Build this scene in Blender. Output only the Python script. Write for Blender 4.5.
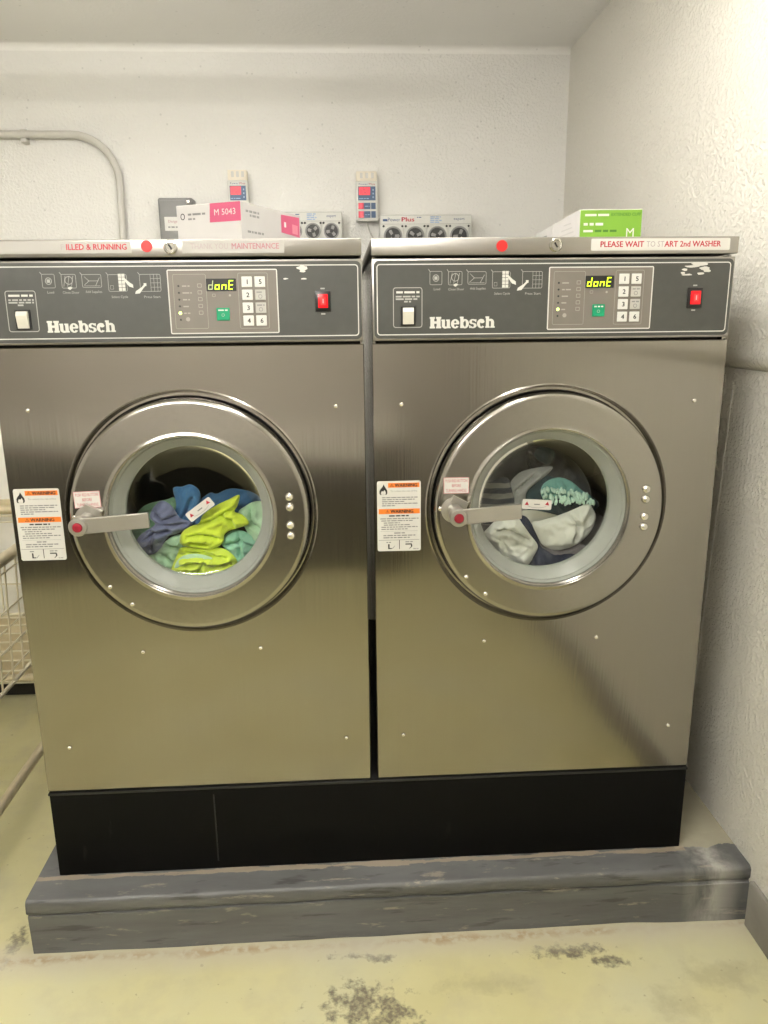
import bpy, bmesh, math, random
from mathutils import Vector, Matrix, noise
from mathutils.geometry import delaunay_2d_cdt

# ------------------------------------------------------------------ scene, camera, light
for o in list(bpy.data.objects): bpy.data.objects.remove(o, do_unlink=True)
SC = bpy.context.scene
COL = SC.collection
FPX = 769.0
YAW, PIT, ROL = 0.0538, 0.2457, -0.0106
CAM = Vector((0.6539, -1.5076, 1.3389))
cy, sy, cp, sp = math.cos(YAW), math.sin(YAW), math.cos(PIT), math.sin(PIT)
FW = Vector((sy*cp, cy*cp, -sp)); R0 = Vector((cy, -sy, 0)); U0 = R0.cross(FW)
RT = R0*math.cos(ROL) + U0*math.sin(ROL); UP = U0*math.cos(ROL) - R0*math.sin(ROL)
cam = bpy.data.cameras.new('camera'); camo = bpy.data.objects.new('camera', cam); COL.objects.link(camo)
cam.sensor_fit = 'VERTICAL'; cam.sensor_height = 36.0; cam.lens = 36.0*FPX/1024.0
cam.clip_start = 0.02
M = Matrix((RT, UP, -FW)).transposed().to_4x4(); M.translation = CAM
camo.matrix_world = M
SC.camera = camo

def at_y(px, py, Y):
    d = FW + RT*((px-384)/FPX) - UP*((py-512)/FPX)
    return CAM + d*((Y-CAM.y)/d.y)
def at_z(px, py, Z):
    d = FW + RT*((px-384)/FPX) - UP*((py-512)/FPX)
    return CAM + d*((Z-CAM.z)/d.z)

w = bpy.data.worlds.new('world'); SC.world = w; w.use_nodes = True
w.node_tree.nodes['Background'].inputs[0].default_value = (0.9, 0.95, 1.0, 1)
w.node_tree.nodes['Background'].inputs[1].default_value = 0.05
SC.view_settings.view_transform = 'Standard'; SC.view_settings.look = 'None'
SC.view_settings.gamma = 1.0; SC.view_settings.use_curve_mapping = False
SC.view_settings.exposure = 0.22
LIGHT = (1.0, 0.965, 0.91)          # warm fluorescent tubes
POWER_NEAR, POWER_FAR, POWER_REAR_FILL = 32.0, 96.0, 18.0

# room extents
XL, XR, YF, YB, ZC = -2.1, 1.548, -3.1, 1.61, 2.30
XRU = 1.528                          # upper part of the right wall stands 2 cm proud
ZLEDGE = 1.222

# ------------------------------------------------------------------ materials
MATS = {}
def nodes_of(name):
    m = bpy.data.materials.new(name); m.use_nodes = True; MATS[name] = m
    nt = m.node_tree; b = nt.nodes['Principled BSDF']
    return m, nt, b
def N(nt, t, **kw):
    n = nt.nodes.new(t)
    for k, v in kw.items():
        if k.startswith('i_'):
            n.inputs[k[2:].replace('_', ' ')].default_value = v
        else: setattr(n, k, v)
    return n
def coords(nt, which='Object'):
    return N(nt, 'ShaderNodeTexCoord').outputs[which]
def ramp(nt, fac, stops):
    r = nt.nodes.new('ShaderNodeValToRGB'); nt.links.new(fac, r.inputs[0])
    e = r.color_ramp.elements
    while len(e) < len(stops): e.new(0.5)
    for i, (p, c) in enumerate(stops):
        e[i].position = p; e[i].color = c if len(c) == 4 else (*c, 1)
    return r.outputs[0]
def mix(nt, fac, a, b):
    m = nt.nodes.new('ShaderNodeMix'); m.data_type = 'RGBA'
    for s, v in ((m.inputs[0], fac), (m.inputs[6], a), (m.inputs[7], b)):
        if hasattr(v, 'is_output'): nt.links.new(v, s)
        else: s.default_value = v if isinstance(v, (int, float)) else (v if len(v) == 4 else (*v, 1))
    return m.outputs[2]
def mth(nt, op, a, b=None, clamp=False):
    m = nt.nodes.new('ShaderNodeMath'); m.operation = op; m.use_clamp = clamp
    for s, v in ((m.inputs[0], a), (m.inputs[1], b)):
        if v is None: continue
        if hasattr(v, 'is_output'): nt.links.new(v, s)
        else: s.default_value = v
    return m.outputs[0]
def noise_tex(nt, vec, scale, detail=3, rough=0.5, dist=0.0):
    n = N(nt, 'ShaderNodeTexNoise'); nt.links.new(vec, n.inputs['Vector'])
    n.inputs['Scale'].default_value = scale; n.inputs['Detail'].default_value = detail
    n.inputs['Roughness'].default_value = rough; n.inputs['Distortion'].default_value = dist
    return n.outputs[0]
def mapping(nt, vec, scale=(1, 1, 1), loc=(0, 0, 0)):
    m = N(nt, 'ShaderNodeMapping'); nt.links.new(vec, m.inputs[0])
    m.inputs['Scale'].default_value = scale; m.inputs['Location'].default_value = loc
    return m.outputs[0]
def bump(nt, b, h, strength, dist=0.01, prev=None):
    n = N(nt, 'ShaderNodeBump'); nt.links.new(h, n.inputs['Height'])
    n.inputs['Strength'].default_value = strength; n.inputs['Distance'].default_value = dist
    if prev is not None: nt.links.new(prev, n.inputs['Normal'])
    nt.links.new(n.outputs[0], b.inputs['Normal'])
    return n.outputs[0]
def plain(name, col, rough=0.5, metal=0.0, emit=0, var=0.0, vscale=30.0, bmp=0.0, spec=None):
    m, nt, b = nodes_of(name)
    b.inputs['Roughness'].default_value = rough; b.inputs['Metallic'].default_value = metal
    if spec is not None: b.inputs['Specular IOR Level'].default_value = spec
    v = coords(nt); n = noise_tex(nt, v, vscale, 4)
    lo = tuple(c*(1-var) for c in col); hi = tuple(min(1, c*(1+var)) for c in col)
    c = ramp(nt, n, [(0.3, lo), (0.7, hi)])
    nt.links.new(c, b.inputs['Base Color'])
    if emit:
        b.inputs['Emission Color'].default_value = (*col, 1); b.inputs['Emission Strength'].default_value = emit
    if bmp: bump(nt, b, n, bmp, 0.002)
    return m

def steel(name, col, rough, wave=0.0, grain=0.06, gscale=(260, 260, 3)):
    m, nt, b = nodes_of(name)
    b.inputs['Metallic'].default_value = 1.0
    v = coords(nt)
    g = noise_tex(nt, mapping(nt, v, gscale), 1.0, 3)
    big = noise_tex(nt, v, 2.3, 3)
    c = mix(nt, mth(nt, 'MULTIPLY', g, 0.35), (*[x*1.04 for x in col],), (*[x*0.9 for x in col],))
    c = mix(nt, mth(nt, 'MULTIPLY', big, 0.25), c, (*[x*0.85 for x in col],))
    nt.links.new(c, b.inputs['Base Color'])
    r = mth(nt, 'ADD', mth(nt, 'MULTIPLY', g, 0.10), rough-0.05)
    nt.links.new(r, b.inputs['Roughness'])
    nb = bump(nt, b, g, grain, 0.001)
    if wave: bump(nt, b, noise_tex(nt, mapping(nt, v, (1.0, 1.0, 1.6)), 2.4, 0.5), wave, 0.02, nb)
    return m
steel('panel_steel', (0.30, 0.283, 0.254), 0.135, wave=0.30)
steel('door_steel', (0.355, 0.338, 0.308), 0.20, wave=0.12, gscale=(120, 120, 120), grain=0.03)
steel('bright_steel', (0.78, 0.76, 0.72), 0.22)
steel('lid_steel', (0.36, 0.345, 0.32), 0.34, gscale=(3, 260, 260))
steel('chrome', (0.50, 0.49, 0.46), 0.14, grain=0.0)
steel('drum_steel', (0.10, 0.095, 0.085), 0.36, gscale=(30, 30, 30))
plain('dark_tub', (0.018, 0.018, 0.018), 0.55)
plain('frame_black', (0.006, 0.006, 0.006), 0.5)
plain('gasket_grey', (0.26, 0.275, 0.245), 0.30, var=0.06, vscale=20)
plain('gasket_dark', (0.13, 0.13, 0.115), 0.4)
plain('overlay_grey', (0.054, 0.056, 0.050), 0.42, var=0.05, vscale=60)
plain('plate_taupe', (0.165, 0.148, 0.127), 0.45, var=0.04)
plain('print_light', (0.60, 0.60, 0.56), 0.5)
plain('print_dim', (0.36, 0.36, 0.34), 0.5)
plain('print_taupe', (0.32, 0.30, 0.265), 0.5)
plain('print_black', (0.012, 0.012, 0.012), 0.5)
plain('print_grey', (0.22, 0.22, 0.22), 0.5)
plain('print_red', (0.44, 0.02, 0.04), 0.5)
plain('print_red_faded', (0.40, 0.17, 0.20), 0.5)
plain('print_red_ghost', (0.37, 0.31, 0.31), 0.5)
plain('print_orange', (0.80, 0.20, 0.02), 0.45)
plain('print_blue', (0.045, 0.09, 0.22), 0.5)
plain('print_pale_blue', (0.30, 0.42, 0.62), 0.5)
plain('label_white', (0.62, 0.61, 0.575), 0.35)
plain('label_clear', (0.40, 0.385, 0.36), 0.30)
plain('label_pink', (0.62, 0.30, 0.31), 0.4)
plain('key_white', (0.62, 0.62, 0.59), 0.4)
plain('key_grey', (0.42, 0.41, 0.38), 0.4)
plain('key_green', (0.0, 0.26, 0.12), 0.35)
plain('switch_ivory', (0.66, 0.64, 0.56), 0.3)
plain('switch_bezel', (0.01, 0.01, 0.01), 0.35)
plain('red_lit', (0.55, 0.004, 0.008), 0.25, emit=0.8)
plain('red_lit_core', (0.75, 0.02, 0.02), 0.25, emit=1.0)
plain('segment_lit', (0.62, 0.95, 0.02), 0.4, emit=1.5)
plain('segment_dim', (0.42, 0.47, 0.25), 0.4, emit=0.35)
plain('led_lit', (0.75, 1.0, 0.25), 0.4, emit=1.6)
plain('led_red', (1.0, 0.05, 0.07), 0.4, emit=1.1)
plain('led_off', (0.02, 0.02, 0.02), 0.4)
plain('dot_red', (0.60, 0.015, 0.015), 0.4)
plain('button_red', (0.26, 0.01, 0.025), 0.3)
plain('handle_metal', (0.40, 0.385, 0.345), 0.36, metal=0.75, var=0.05)
plain('screw_metal', (0.75, 0.73, 0.68), 0.25, metal=1.0)
plain('box_white', (0.56, 0.545, 0.53), 0.5, var=0.02)
plain('box_side_shade_print', (0.46, 0.45, 0.44), 0.5, var=0.02)  # darker copy of the box white: side shade in the colour, also faint print
plain('box_pink', (0.50, 0.085, 0.17), 0.5)
plain('box_pink_pale', (0.62, 0.22, 0.28), 0.5)
plain('box_green', (0.165, 0.35, 0.03), 0.5, var=0.03)
plain('print_dark_green', (0.05, 0.16, 0.01), 0.5)
plain('dispenser_white', (0.66, 0.66, 0.62), 0.45, var=0.03)
plain('pump_black', (0.03, 0.03, 0.03), 0.45)
plain('pump_grey', (0.30, 0.30, 0.29), 0.45)
plain('ctl_cream', (0.80, 0.74, 0.62), 0.5)
plain('ctl_blue', (0.05, 0.10, 0.20), 0.4)
plain('ctl_red_panel', (0.60, 0.06, 0.10), 0.4)
plain('switchbox_grey', (0.24, 0.24, 0.235), 0.45, var=0.04)
plain('conduit_paint', (0.58, 0.565, 0.52), 0.45, var=0.03)
plain('cord_grey', (0.45, 0.44, 0.40), 0.5)
plain('cart_wire', (0.74, 0.68, 0.52), 0.35, metal=0.3, var=0.05)
plain('cart_tube', (0.62, 0.54, 0.37), 0.38, metal=0.2, var=0.08)
plain('rubber', (0.03, 0.03, 0.03), 0.6)
plain('appliance_white', (0.84, 0.82, 0.75), 0.4, var=0.03)
plain('appliance_tan', (0.60, 0.51, 0.33), 0.5, var=0.1)
plain('fixture_white', (0.75, 0.75, 0.73), 0.4)

def emitter(name, col, power):
    m, nt, b = nodes_of(name)
    b.inputs['Base Color'].default_value = (0.8, 0.8, 0.8, 1)
    b.inputs['Emission Color'].default_value = (*col, 1); b.inputs['Emission Strength'].default_value = power
    return m
emitter('tube_light_near', LIGHT, POWER_NEAR); emitter('tube_light_far', LIGHT, POWER_FAR); emitter('rear_fill_tube', LIGHT, POWER_REAR_FILL)

def glass_mat():
    m, nt, b = nodes_of('door_glass'); nt.nodes.remove(b)
    out = nt.nodes['Material Output']
    t = N(nt, 'ShaderNodeBsdfTransparent'); t.inputs[0].default_value = (0.90, 0.93, 0.91, 1)
    g = N(nt, 'ShaderNodeBsdfGlossy'); g.inputs['Roughness'].default_value = 0.04; g.inputs[0].default_value = (0.9, 0.9, 0.9, 1)
    f = N(nt, 'ShaderNodeFresnel'); f.inputs[0].default_value = 1.5
    n = noise_tex(nt, coords(nt), 6.0, 2)
    bp = N(nt, 'ShaderNodeBump'); bp.inputs['Strength'].default_value = 0.05; nt.links.new(n, bp.inputs['Height'])
    nt.links.new(bp.outputs[0], g.inputs['Normal'])
    x = N(nt, 'ShaderNodeMixShader'); nt.links.new(f.outputs[0], x.inputs[0])
    nt.links.new(t.outputs[0], x.inputs[1]); nt.links.new(g.outputs[0], x.inputs[2]); nt.links.new(x.outputs[0], out.inputs[0])
glass_mat()

def wall_mat(name, col, s=1.0):
    m, nt, b = nodes_of(name); v = coords(nt)
    b.inputs['Roughness'].default_value = 0.55
    n1 = noise_tex(nt, v, 95, 3, 0.55); n2 = noise_tex(nt, v, 36, 3, 0.5); n3 = noise_tex(nt, v, 1.4, 4)
    vor = N(nt, 'ShaderNodeTexVoronoi'); nt.links.new(v, vor.inputs['Vector']); vor.inputs['Scale'].default_value = 26
    keep = mth(nt, 'GREATER_THAN', noise_tex(nt, v, 9, 1), 0.50)
    pit = mth(nt, 'MULTIPLY', mth(nt, 'LESS_THAN', vor.outputs[0], 0.10), keep)
    base = ramp(nt, n3, [(0.3, tuple(c*0.96 for c in col)), (0.7, col)])
    base = mix(nt, mth(nt, 'MULTIPLY', pit, 0.35), base, tuple(c*0.55 for c in col))
    nt.links.new(base, b.inputs['Base Color'])
    splat = ramp(nt, n1, [(0.46, (0, 0, 0)), (0.60, (1, 1, 1))])
    h = mth(nt, 'ADD', mth(nt, 'MULTIPLY', splat, 0.6), mth(nt, 'MULTIPLY', n2, 0.8))
    bump(nt, b, h, s, 0.0036)
wall_mat('wall_paint', (0.83, 0.82, 0.785), 0.55)
wall_mat('wall_paint_rough', (0.82, 0.795, 0.72), 0.95)
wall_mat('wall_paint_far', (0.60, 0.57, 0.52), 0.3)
wall_mat('ceiling_paint', (0.90, 0.89, 0.855), 0.2)
plain('counter_dark', (0.11, 0.102, 0.085), 0.5, var=0.05)
plain('base_grey', (0.29, 0.275, 0.245), 0.6, var=0.15, vscale=12)

def blob_mask(nt, v, spots, warp_scale=14, warp=0.9, soft=0.22):
    """ragged-edged stain patches at given places on the floor plane"""
    nz = noise_tex(nt, v, warp_scale, 5, 0.65); total = None
    for (cx, cy_, rx, ry) in spots:
        mp = mapping(nt, v, (1/rx, 1/ry, 0.0), (-cx/rx, -cy_/ry, 0))
        ln = N(nt, 'ShaderNodeVectorMath'); ln.operation = 'LENGTH'; nt.links.new(mp, ln.inputs[0])
        d = mth(nt, 'ADD', ln.outputs['Value'], mth(nt, 'MULTIPLY', mth(nt, 'SUBTRACT', nz, 0.5), warp*4))
        k = mth(nt, 'DIVIDE', mth(nt, 'SUBTRACT', 1.0, d), soft, clamp=True)
        total = k if total is None else mth(nt, 'MAXIMUM', total, k)
    return total
def floor_mat():
    m, nt, b = nodes_of('floor_paint'); v = coords(nt)
    n1 = noise_tex(nt, v, 2.2, 5, 0.55); n2 = noise_tex(nt, v, 11, 5, 0.6); n3 = noise_tex(nt, v, 130, 2)
    c = ramp(nt, n1, [(0.30, (0.53, 0.49, 0.255)), (0.52, (0.60, 0.565, 0.32)), (0.72, (0.57, 0.555, 0.37))])
    c = mix(nt, mth(nt, 'MULTIPLY', ramp(nt, n2, [(0.48, (0, 0, 0)), (0.72, (1, 1, 1))]), 0.45), c, (0.47, 0.43, 0.29))
    spec = ramp(nt, noise_tex(nt, v, 60, 2), [(0.70, (0, 0, 0)), (0.74, (1, 1, 1))])
    c = mix(nt, mth(nt, 'MULTIPLY', spec, 0.45), c, (0.24, 0.21, 0.14))
    P = lambda x, y: at_z(x, y, 0.0)
    dark = [(P(362, 1003).x, P(362, 1003).y, 0.085, 0.05), (P(395, 1015).x, P(395, 1015).y, 0.06, 0.03),
            (P(350, 957).x, P(350, 957).y, 0.05, 0.010), (P(382, 958).x, P(382, 958).y, 0.03, 0.012),
            (P(568, 951).x, P(568, 951).y, 0.085, 0.022), (P(612, 960).x, P(612, 960).y, 0.05, 0.016),
            (P(15, 945).x, P(15, 945).y, 0.022, 0.06)]
    c = mix(nt, mth(nt, 'MULTIPLY', mth(nt, 'MULTIPLY', blob_mask(nt, v, dark, 34, 1.0, 0.55), ramp(nt, noise_tex(nt, v, 75, 3, 0.6), [(0.34, (0.35, 0.35, 0.35)), (0.56, (1, 1, 1))])), 0.92), c, (0.15, 0.128, 0.095))
    faint = [(P(680, 1003).x, P(680, 1003).y, 0.10, 0.04), (P(720, 975).x, P(720, 975).y, 0.10, 0.05), (P(480, 985).x, P(480, 985).y, 0.1, 0.03)]
    c = mix(nt, mth(nt, 'MULTIPLY', blob_mask(nt, v, faint, 16, 0.8, 0.8), 0.42), c, (0.32, 0.29, 0.17))
    # scuffed, paler strip and rusty crumbs where the plinth meets the floor
    sx = N(nt, 'ShaderNodeSeparateXYZ'); nt.links.new(v, sx.inputs[0])
    near = mth(nt, 'ADD', mth(nt, 'ABSOLUTE', mth(nt, 'ADD', sx.outputs[1], 0.088)), mth(nt, 'MULTIPLY', mth(nt, 'SUBTRACT', n2, 0.5), 0.05))
    strip = mth(nt, 'SUBTRACT', 1.0, mth(nt, 'DIVIDE', near, 0.065, clamp=True), clamp=True)
    c = mix(nt, mth(nt, 'MULTIPLY', strip, 0.8), c, (0.50, 0.465, 0.385))
    edge = mth(nt, 'SUBTRACT', 1.0, mth(nt, 'DIVIDE', near, 0.016, clamp=True), clamp=True)
    rust = mth(nt, 'MULTIPLY', edge, ramp(nt, noise_tex(nt, v, 45, 4), [(0.40, (0, 0, 0)), (0.55, (1, 1, 1))]))
    c = mix(nt, mth(nt, 'MULTIPLY', mth(nt, 'MULTIPLY', rust, ramp(nt, noise_tex(nt, v, 3.5, 2), [(0.40, (0.15, 0.15, 0.15)), (0.62, (1, 1, 1))])), 0.7), c, (0.36, 0.235, 0.11))
    nt.links.new(c, b.inputs['Base Color'])
    b.inputs['Roughness'].default_value = 0.42
    bump(nt, b, mth(nt, 'ADD', n2, mth(nt, 'MULTIPLY', n3, 0.2)), 0.25, 0.003)
floor_mat()

def plinth_mat():
    m, nt, b = nodes_of('plinth_paint'); v = coords(nt)
    sx = N(nt, 'ShaderNodeSeparateXYZ'); nt.links.new(v, sx.inputs[0])
    n1 = noise_tex(nt, mapping(nt, v, (2, 6, 14)), 1.5, 5, 0.6); n2 = noise_tex(nt, mapping(nt, v, (9, 30, 45)), 1.0, 5, 0.65)
    c = ramp(nt, n1, [(0.3, (0.082, 0.083, 0.082)), (0.6, (0.125, 0.127, 0.127)), (0.8, (0.16, 0.162, 0.16))])
    chips = ramp(nt, n2, [(0.60, (0, 0, 0)), (0.66, (1, 1, 1))])
    c = mix(nt, mth(nt, 'MULTIPLY', chips, 0.60), c, (0.34, 0.30, 0.24))
    dk = ramp(nt, noise_tex(nt, mapping(nt, v, (7, 30, 55), (3, 1, 0)), 1.0, 4, 0.6), [(0.58, (0, 0, 0)), (0.66, (1, 1, 1))])
    c = mix(nt, mth(nt, 'MULTIPLY', dk, 0.65), c, (0.03, 0.028, 0.025))
    # white spill near the wall end, bare top beside and behind the washers
    ns = noise_tex(nt, mapping(nt, v, (18, 18, 6)), 1.0, 5, 0.6)
    d = mth(nt, 'ABSOLUTE', mth(nt, 'SUBTRACT', sx.outputs[0], 1.462))
    spill = mth(nt, 'MULTIPLY', mth(nt, 'SUBTRACT', 1.0, mth(nt, 'DIVIDE', d, 0.07, clamp=True), clamp=True), ramp(nt, ns, [(0.36, (0, 0, 0)), (0.62, (1, 1, 1))]))
    c = mix(nt, mth(nt, 'MULTIPLY', spill, 0.9), c, (0.46, 0.45, 0.42))
    bare = mth(nt, 'MULTIPLY', mth(nt, 'GREATER_THAN', mth(nt, 'ADD', sx.outputs[1], mth(nt, 'MULTIPLY', ns, 0.05)), 0.022),
               mth(nt, 'MULTIPLY', mth(nt, 'GREATER_THAN', sx.outputs[2], 0.12), mth(nt, 'GREATER_THAN', mth(nt, 'ADD', sx.outputs[0], mth(nt, 'MULTIPLY', ns, 0.04)), 1.425)))
    c = mix(nt, mth(nt, 'MULTIPLY', bare, 0.85), c, (0.36, 0.335, 0.245))
    # crumbling edge where the black base stands
    e = mth(nt, 'ADD', mth(nt, 'ABSOLUTE', mth(nt, 'ADD', sx.outputs[1], 0.008)), mth(nt, 'MULTIPLY', mth(nt, 'SUBTRACT', n2, 0.5), 0.04))
    e = mth(nt, 'MULTIPLY', mth(nt, 'LESS_THAN', e, 0.006), mth(nt, 'MULTIPLY', mth(nt, 'GREATER_THAN', sx.outputs[2], 0.12), mth(nt, 'LESS_THAN', sx.outputs[0], 1.425)))
    c = mix(nt, mth(nt, 'MULTIPLY', e, 0.65), c, (0.36, 0.29, 0.21))
    nt.links.new(c, b.inputs['Base Color']); b.inputs['Roughness'].default_value = 0.40
    bump(nt, b, mth(nt, 'ADD', n1, mth(nt, 'MULTIPLY', n2, 0.6)), 0.5, 0.004)
plinth_mat()

def base_black():
    m, nt, b = nodes_of('base_black'); v = coords(nt)
    n = noise_tex(nt, mapping(nt, v, (26, 26, 5)), 1.0, 5, 0.6)
    c = ramp(nt, n, [(0.66, (0.0028, 0.0028, 0.0026)), (0.80, (0.02, 0.019, 0.017))])
    nt.links.new(c, b.inputs['Base Color']); b.inputs['Roughness'].default_value = 0.55
    b.inputs['Specular IOR Level'].default_value = 0.10
    bump(nt, b, n, 0.15, 0.002)
base_black()

def cloth_mat(name, col, col2=None, bands=None, rough=0.9):
    m, nt, b = nodes_of(name); v = coords(nt)
    n = noise_tex(nt, v, 420, 2); big = noise_tex(nt, v, 16, 3)
    c = mix(nt, big, tuple(x*0.86 for x in col), tuple(min(1, x*1.08) for x in col))
    if bands:
        wv = N(nt, 'ShaderNodeTexWave'); wv.bands_direction = 'Z'
        nt.links.new(mapping(nt, v, (1, 1, 1)), wv.inputs['Vector']); wv.inputs['Scale'].default_value = bands
        wv.inputs['Distortion'].default_value = 1.2; wv.inputs['Detail Scale'].default_value = 2.0
        c = mix(nt, ramp(nt, wv.outputs[1], [(0.45, (0, 0, 0)), (0.60, (1, 1, 1))]), c, col2)
    nt.links.new(c, b.inputs['Base Color']); b.inputs['Roughness'].default_value = rough
    b.inputs['Sheen Weight'].default_value = 0.25
    bump(nt, b, n, 0.5, 0.0012)
cloth_mat('towel_lime', (0.72, 0.86, 0.07)); cloth_mat('towel_slate', (0.17, 0.185, 0.31))
cloth_mat('towel_blue', (0.07, 0.20, 0.40)); cloth_mat('towel_deep_blue', (0.045, 0.125, 0.25))
cloth_mat('towel_mint', (0.52, 0.74, 0.50)); cloth_mat('towel_teal_mint', (0.32, 0.62, 0.45))
cloth_mat('towel_pale_green', (0.46, 0.68, 0.45)); cloth_mat('towel_sage', (0.20, 0.36, 0.22))
cloth_mat('towel_white', (0.74, 0.73, 0.66)); cloth_mat('towel_cream', (0.58, 0.56, 0.48))
cloth_mat('towel_navy', (0.014, 0.022, 0.055)); cloth_mat('towel_teal', (0.18, 0.42, 0.37))
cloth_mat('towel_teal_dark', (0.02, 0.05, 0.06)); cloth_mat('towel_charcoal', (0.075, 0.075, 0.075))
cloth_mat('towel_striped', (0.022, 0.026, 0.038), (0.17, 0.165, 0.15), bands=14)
cloth_mat('towel_grey', (0.33, 0.33, 0.32)); cloth_mat('towel_mauve', (0.24, 0.215, 0.225))
cloth_mat('pom_mint', (0.50, 0.70, 0.60))

# ------------------------------------------------------------------ mesh builder
TEXT_CACHE = {}
def text_geo(s, bold=0.0, res=2):
    key = (s, bold)
    if key in TEXT_CACHE: return TEXT_CACHE[key]
    cu = bpy.data.curves.new('t', 'FONT'); cu.body = s; cu.size = 1.0; cu.offset = bold; cu.resolution_u = res
    cu.fill_mode = 'FRONT'
    o = bpy.data.objects.new('t', cu); COL.objects.link(o)
    dg = bpy.context.evaluated_depsgraph_get(); me = bpy.data.meshes.new_from_object(o.evaluated_get(dg))
    V = [(v.co.x, v.co.y) for v in me.vertices]; Fc = [tuple(p.vertices) for p in me.polygons]
    bpy.data.objects.remove(o); bpy.data.meshes.remove(me); bpy.data.curves.remove(cu)
    if V:
        x0 = min(v[0] for v in V); x1 = max(v[0] for v in V); y0 = min(v[1] for v in V); y1 = max(v[1] for v in V)
    else: x0 = x1 = y0 = y1 = 0
    TEXT_CACHE[key] = (V, Fc, (x0, x1, y0, y1)); return TEXT_CACHE[key]

class MB:
    def __init__(s): s.v = []; s.f = []; s.m = []; s.mats = []
    def mi(s, mat):
        if mat not in s.mats: s.mats.append(mat)
        return s.mats.index(mat)
    def add(s, V, Fc, mat):
        o = len(s.v); k = s.mi(mat); s.v += [tuple(p) for p in V]
        for f in Fc: s.f.append(tuple(i+o for i in f)); s.m.append(k)
        return s
    def box(s, x0, x1, y0, y1, z0, z1, mat, bev=0.0, seg=2):
        bm = bmesh.new(); bmesh.ops.create_cube(bm, size=1)
        for v in bm.verts: v.co = Vector(((x0+x1)/2+v.co.x*(x1-x0), (y0+y1)/2+v.co.y*(y1-y0), (z0+z1)/2+v.co.z*(z1-z0)))
        if bev: bmesh.ops.bevel(bm, geom=list(bm.edges), offset=bev, segments=seg, profile=0.5, affect='EDGES')
        return s.bm(bm, mat)
    def bm(s, bm, mat, xf=None):
        bm.verts.ensure_lookup_table(); bm.verts.index_update()
        V = [(xf @ v.co if xf else v.co.copy()) for v in bm.verts]; Fc = [tuple(v.index for v in f.verts) for f in bm.faces]
        bm.free(); return s.add(V, Fc, mat)
    def lathe(s, prof, c, mat, seg=64, axis='Y'):
        """prof: list of (radius, offset along axis) ; axis Y faces -Y outward"""
        V = []; Fc = []; n = len(prof)
        for i in range(seg):
            a = 2*math.pi*i/seg; ca, sa = math.cos(a), math.sin(a)
            for r, t in prof:
                if axis == 'Y': V.append((c[0]+r*ca, c[1]+t, c[2]+r*sa))
                elif axis == 'Z': V.append((c[0]+r*ca, c[1]+r*sa, c[2]+t))
                else: V.append((c[0]+t, c[1]+r*ca, c[2]+r*sa))
        for i in range(seg):
            j = (i+1) % seg
            for k in range(n-1): Fc.append((i*n+k, j*n+k, j*n+k+1, i*n+k+1))
        return s.add(V, Fc, mat)
    def disc(s, c, r, mat, seg=20, ry=None):
        V = [(c[0]+r*math.cos(2*math.pi*i/seg), c[1], c[2]+(ry or r)*math.sin(2*math.pi*i/seg)) for i in range(seg)]
        return s.add(V, [tuple(range(seg))], mat)
    def tube(s, path, r, mat, seg=8, closed=False):
        P = [Vector(p) for p in path]; V = []; Fc = []; n = len(P); prev = None
        for i, p in enumerate(P):
            if closed: t = (P[(i+1) % n]-P[i-1])
            else: t = (P[min(i+1, n-1)]-P[max(i-1, 0)])
            t.normalize()
            if prev is None:
                u = t.cross(Vector((0, 0, 1)))
                if u.length < 1e-3: u = t.cross(Vector((0, 1, 0)))
            else: u = prev - t*prev.dot(t)
            u.normalize(); prev = u; w_ = t.cross(u)
            for k in range(seg):
                a = 2*math.pi*k/seg; V.append(p+u*(r*math.cos(a))+w_*(r*math.sin(a)))
        for i in range(n if closed else n-1):
            j = (i+1) % n
            for k in range(seg): Fc.append((i*seg+k, i*seg+(k+1) % seg, j*seg+(k+1) % seg, j*seg+k))
        if not closed: Fc.append(tuple(range(seg-1, -1, -1))); Fc.append(tuple((n-1)*seg+k for k in range(seg)))
        return s.add(V, Fc, mat)
    def prism(s, poly, y0, y1, mat):
        """polygon in XZ extruded from y0 (front) to y1"""
        n = len(poly); V = [(x, y0, z) for x, z in poly]+[(x, y1, z) for x, z in poly]
        Fc = [tuple(range(n)), tuple(range(2*n-1, n-1, -1))]+[(i, i+n, (i+1) % n+n, (i+1) % n) for i in range(n)]
        return s.add(V, Fc, mat)
    def flat(s, poly, y, mat): return s.add([(x, y, z) for x, z in poly], [tuple(range(len(poly)))], mat)
    def rect(s, x0, x1, z0, z1, y, mat): return s.flat([(x0, z0), (x1, z0), (x1, z1), (x0, z1)], y, mat)
    def outline(s, poly, wd, y, mat):
        c = Vector((sum(p[0] for p in poly)/len(poly), sum(p[1] for p in poly)/len(poly))); n = len(poly)
        inn = []
        for i in range(n):
            a = Vector(poly[i-1]); b = Vector(poly[i]); d = Vector(poly[(i+1) % n])
            e1 = (b-a).normalized(); e2 = (d-b).normalized(); nn = Vector((-(e1.y+e2.y), e1.x+e2.x))
            if nn.length < 1e-6: nn = Vector((-e1.y, e1.x))
            nn.normalize()
            if nn.dot(c-b) < 0: nn = -nn
            inn.append(b+nn*wd)
        V = [(p[0], y, p[1]) for p in poly]+[(p[0], y, p[1]) for p in inn]
        return s.add(V, [(i, (i+1) % n, (i+1) % n+n, i+n) for i in range(n)], mat)
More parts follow.
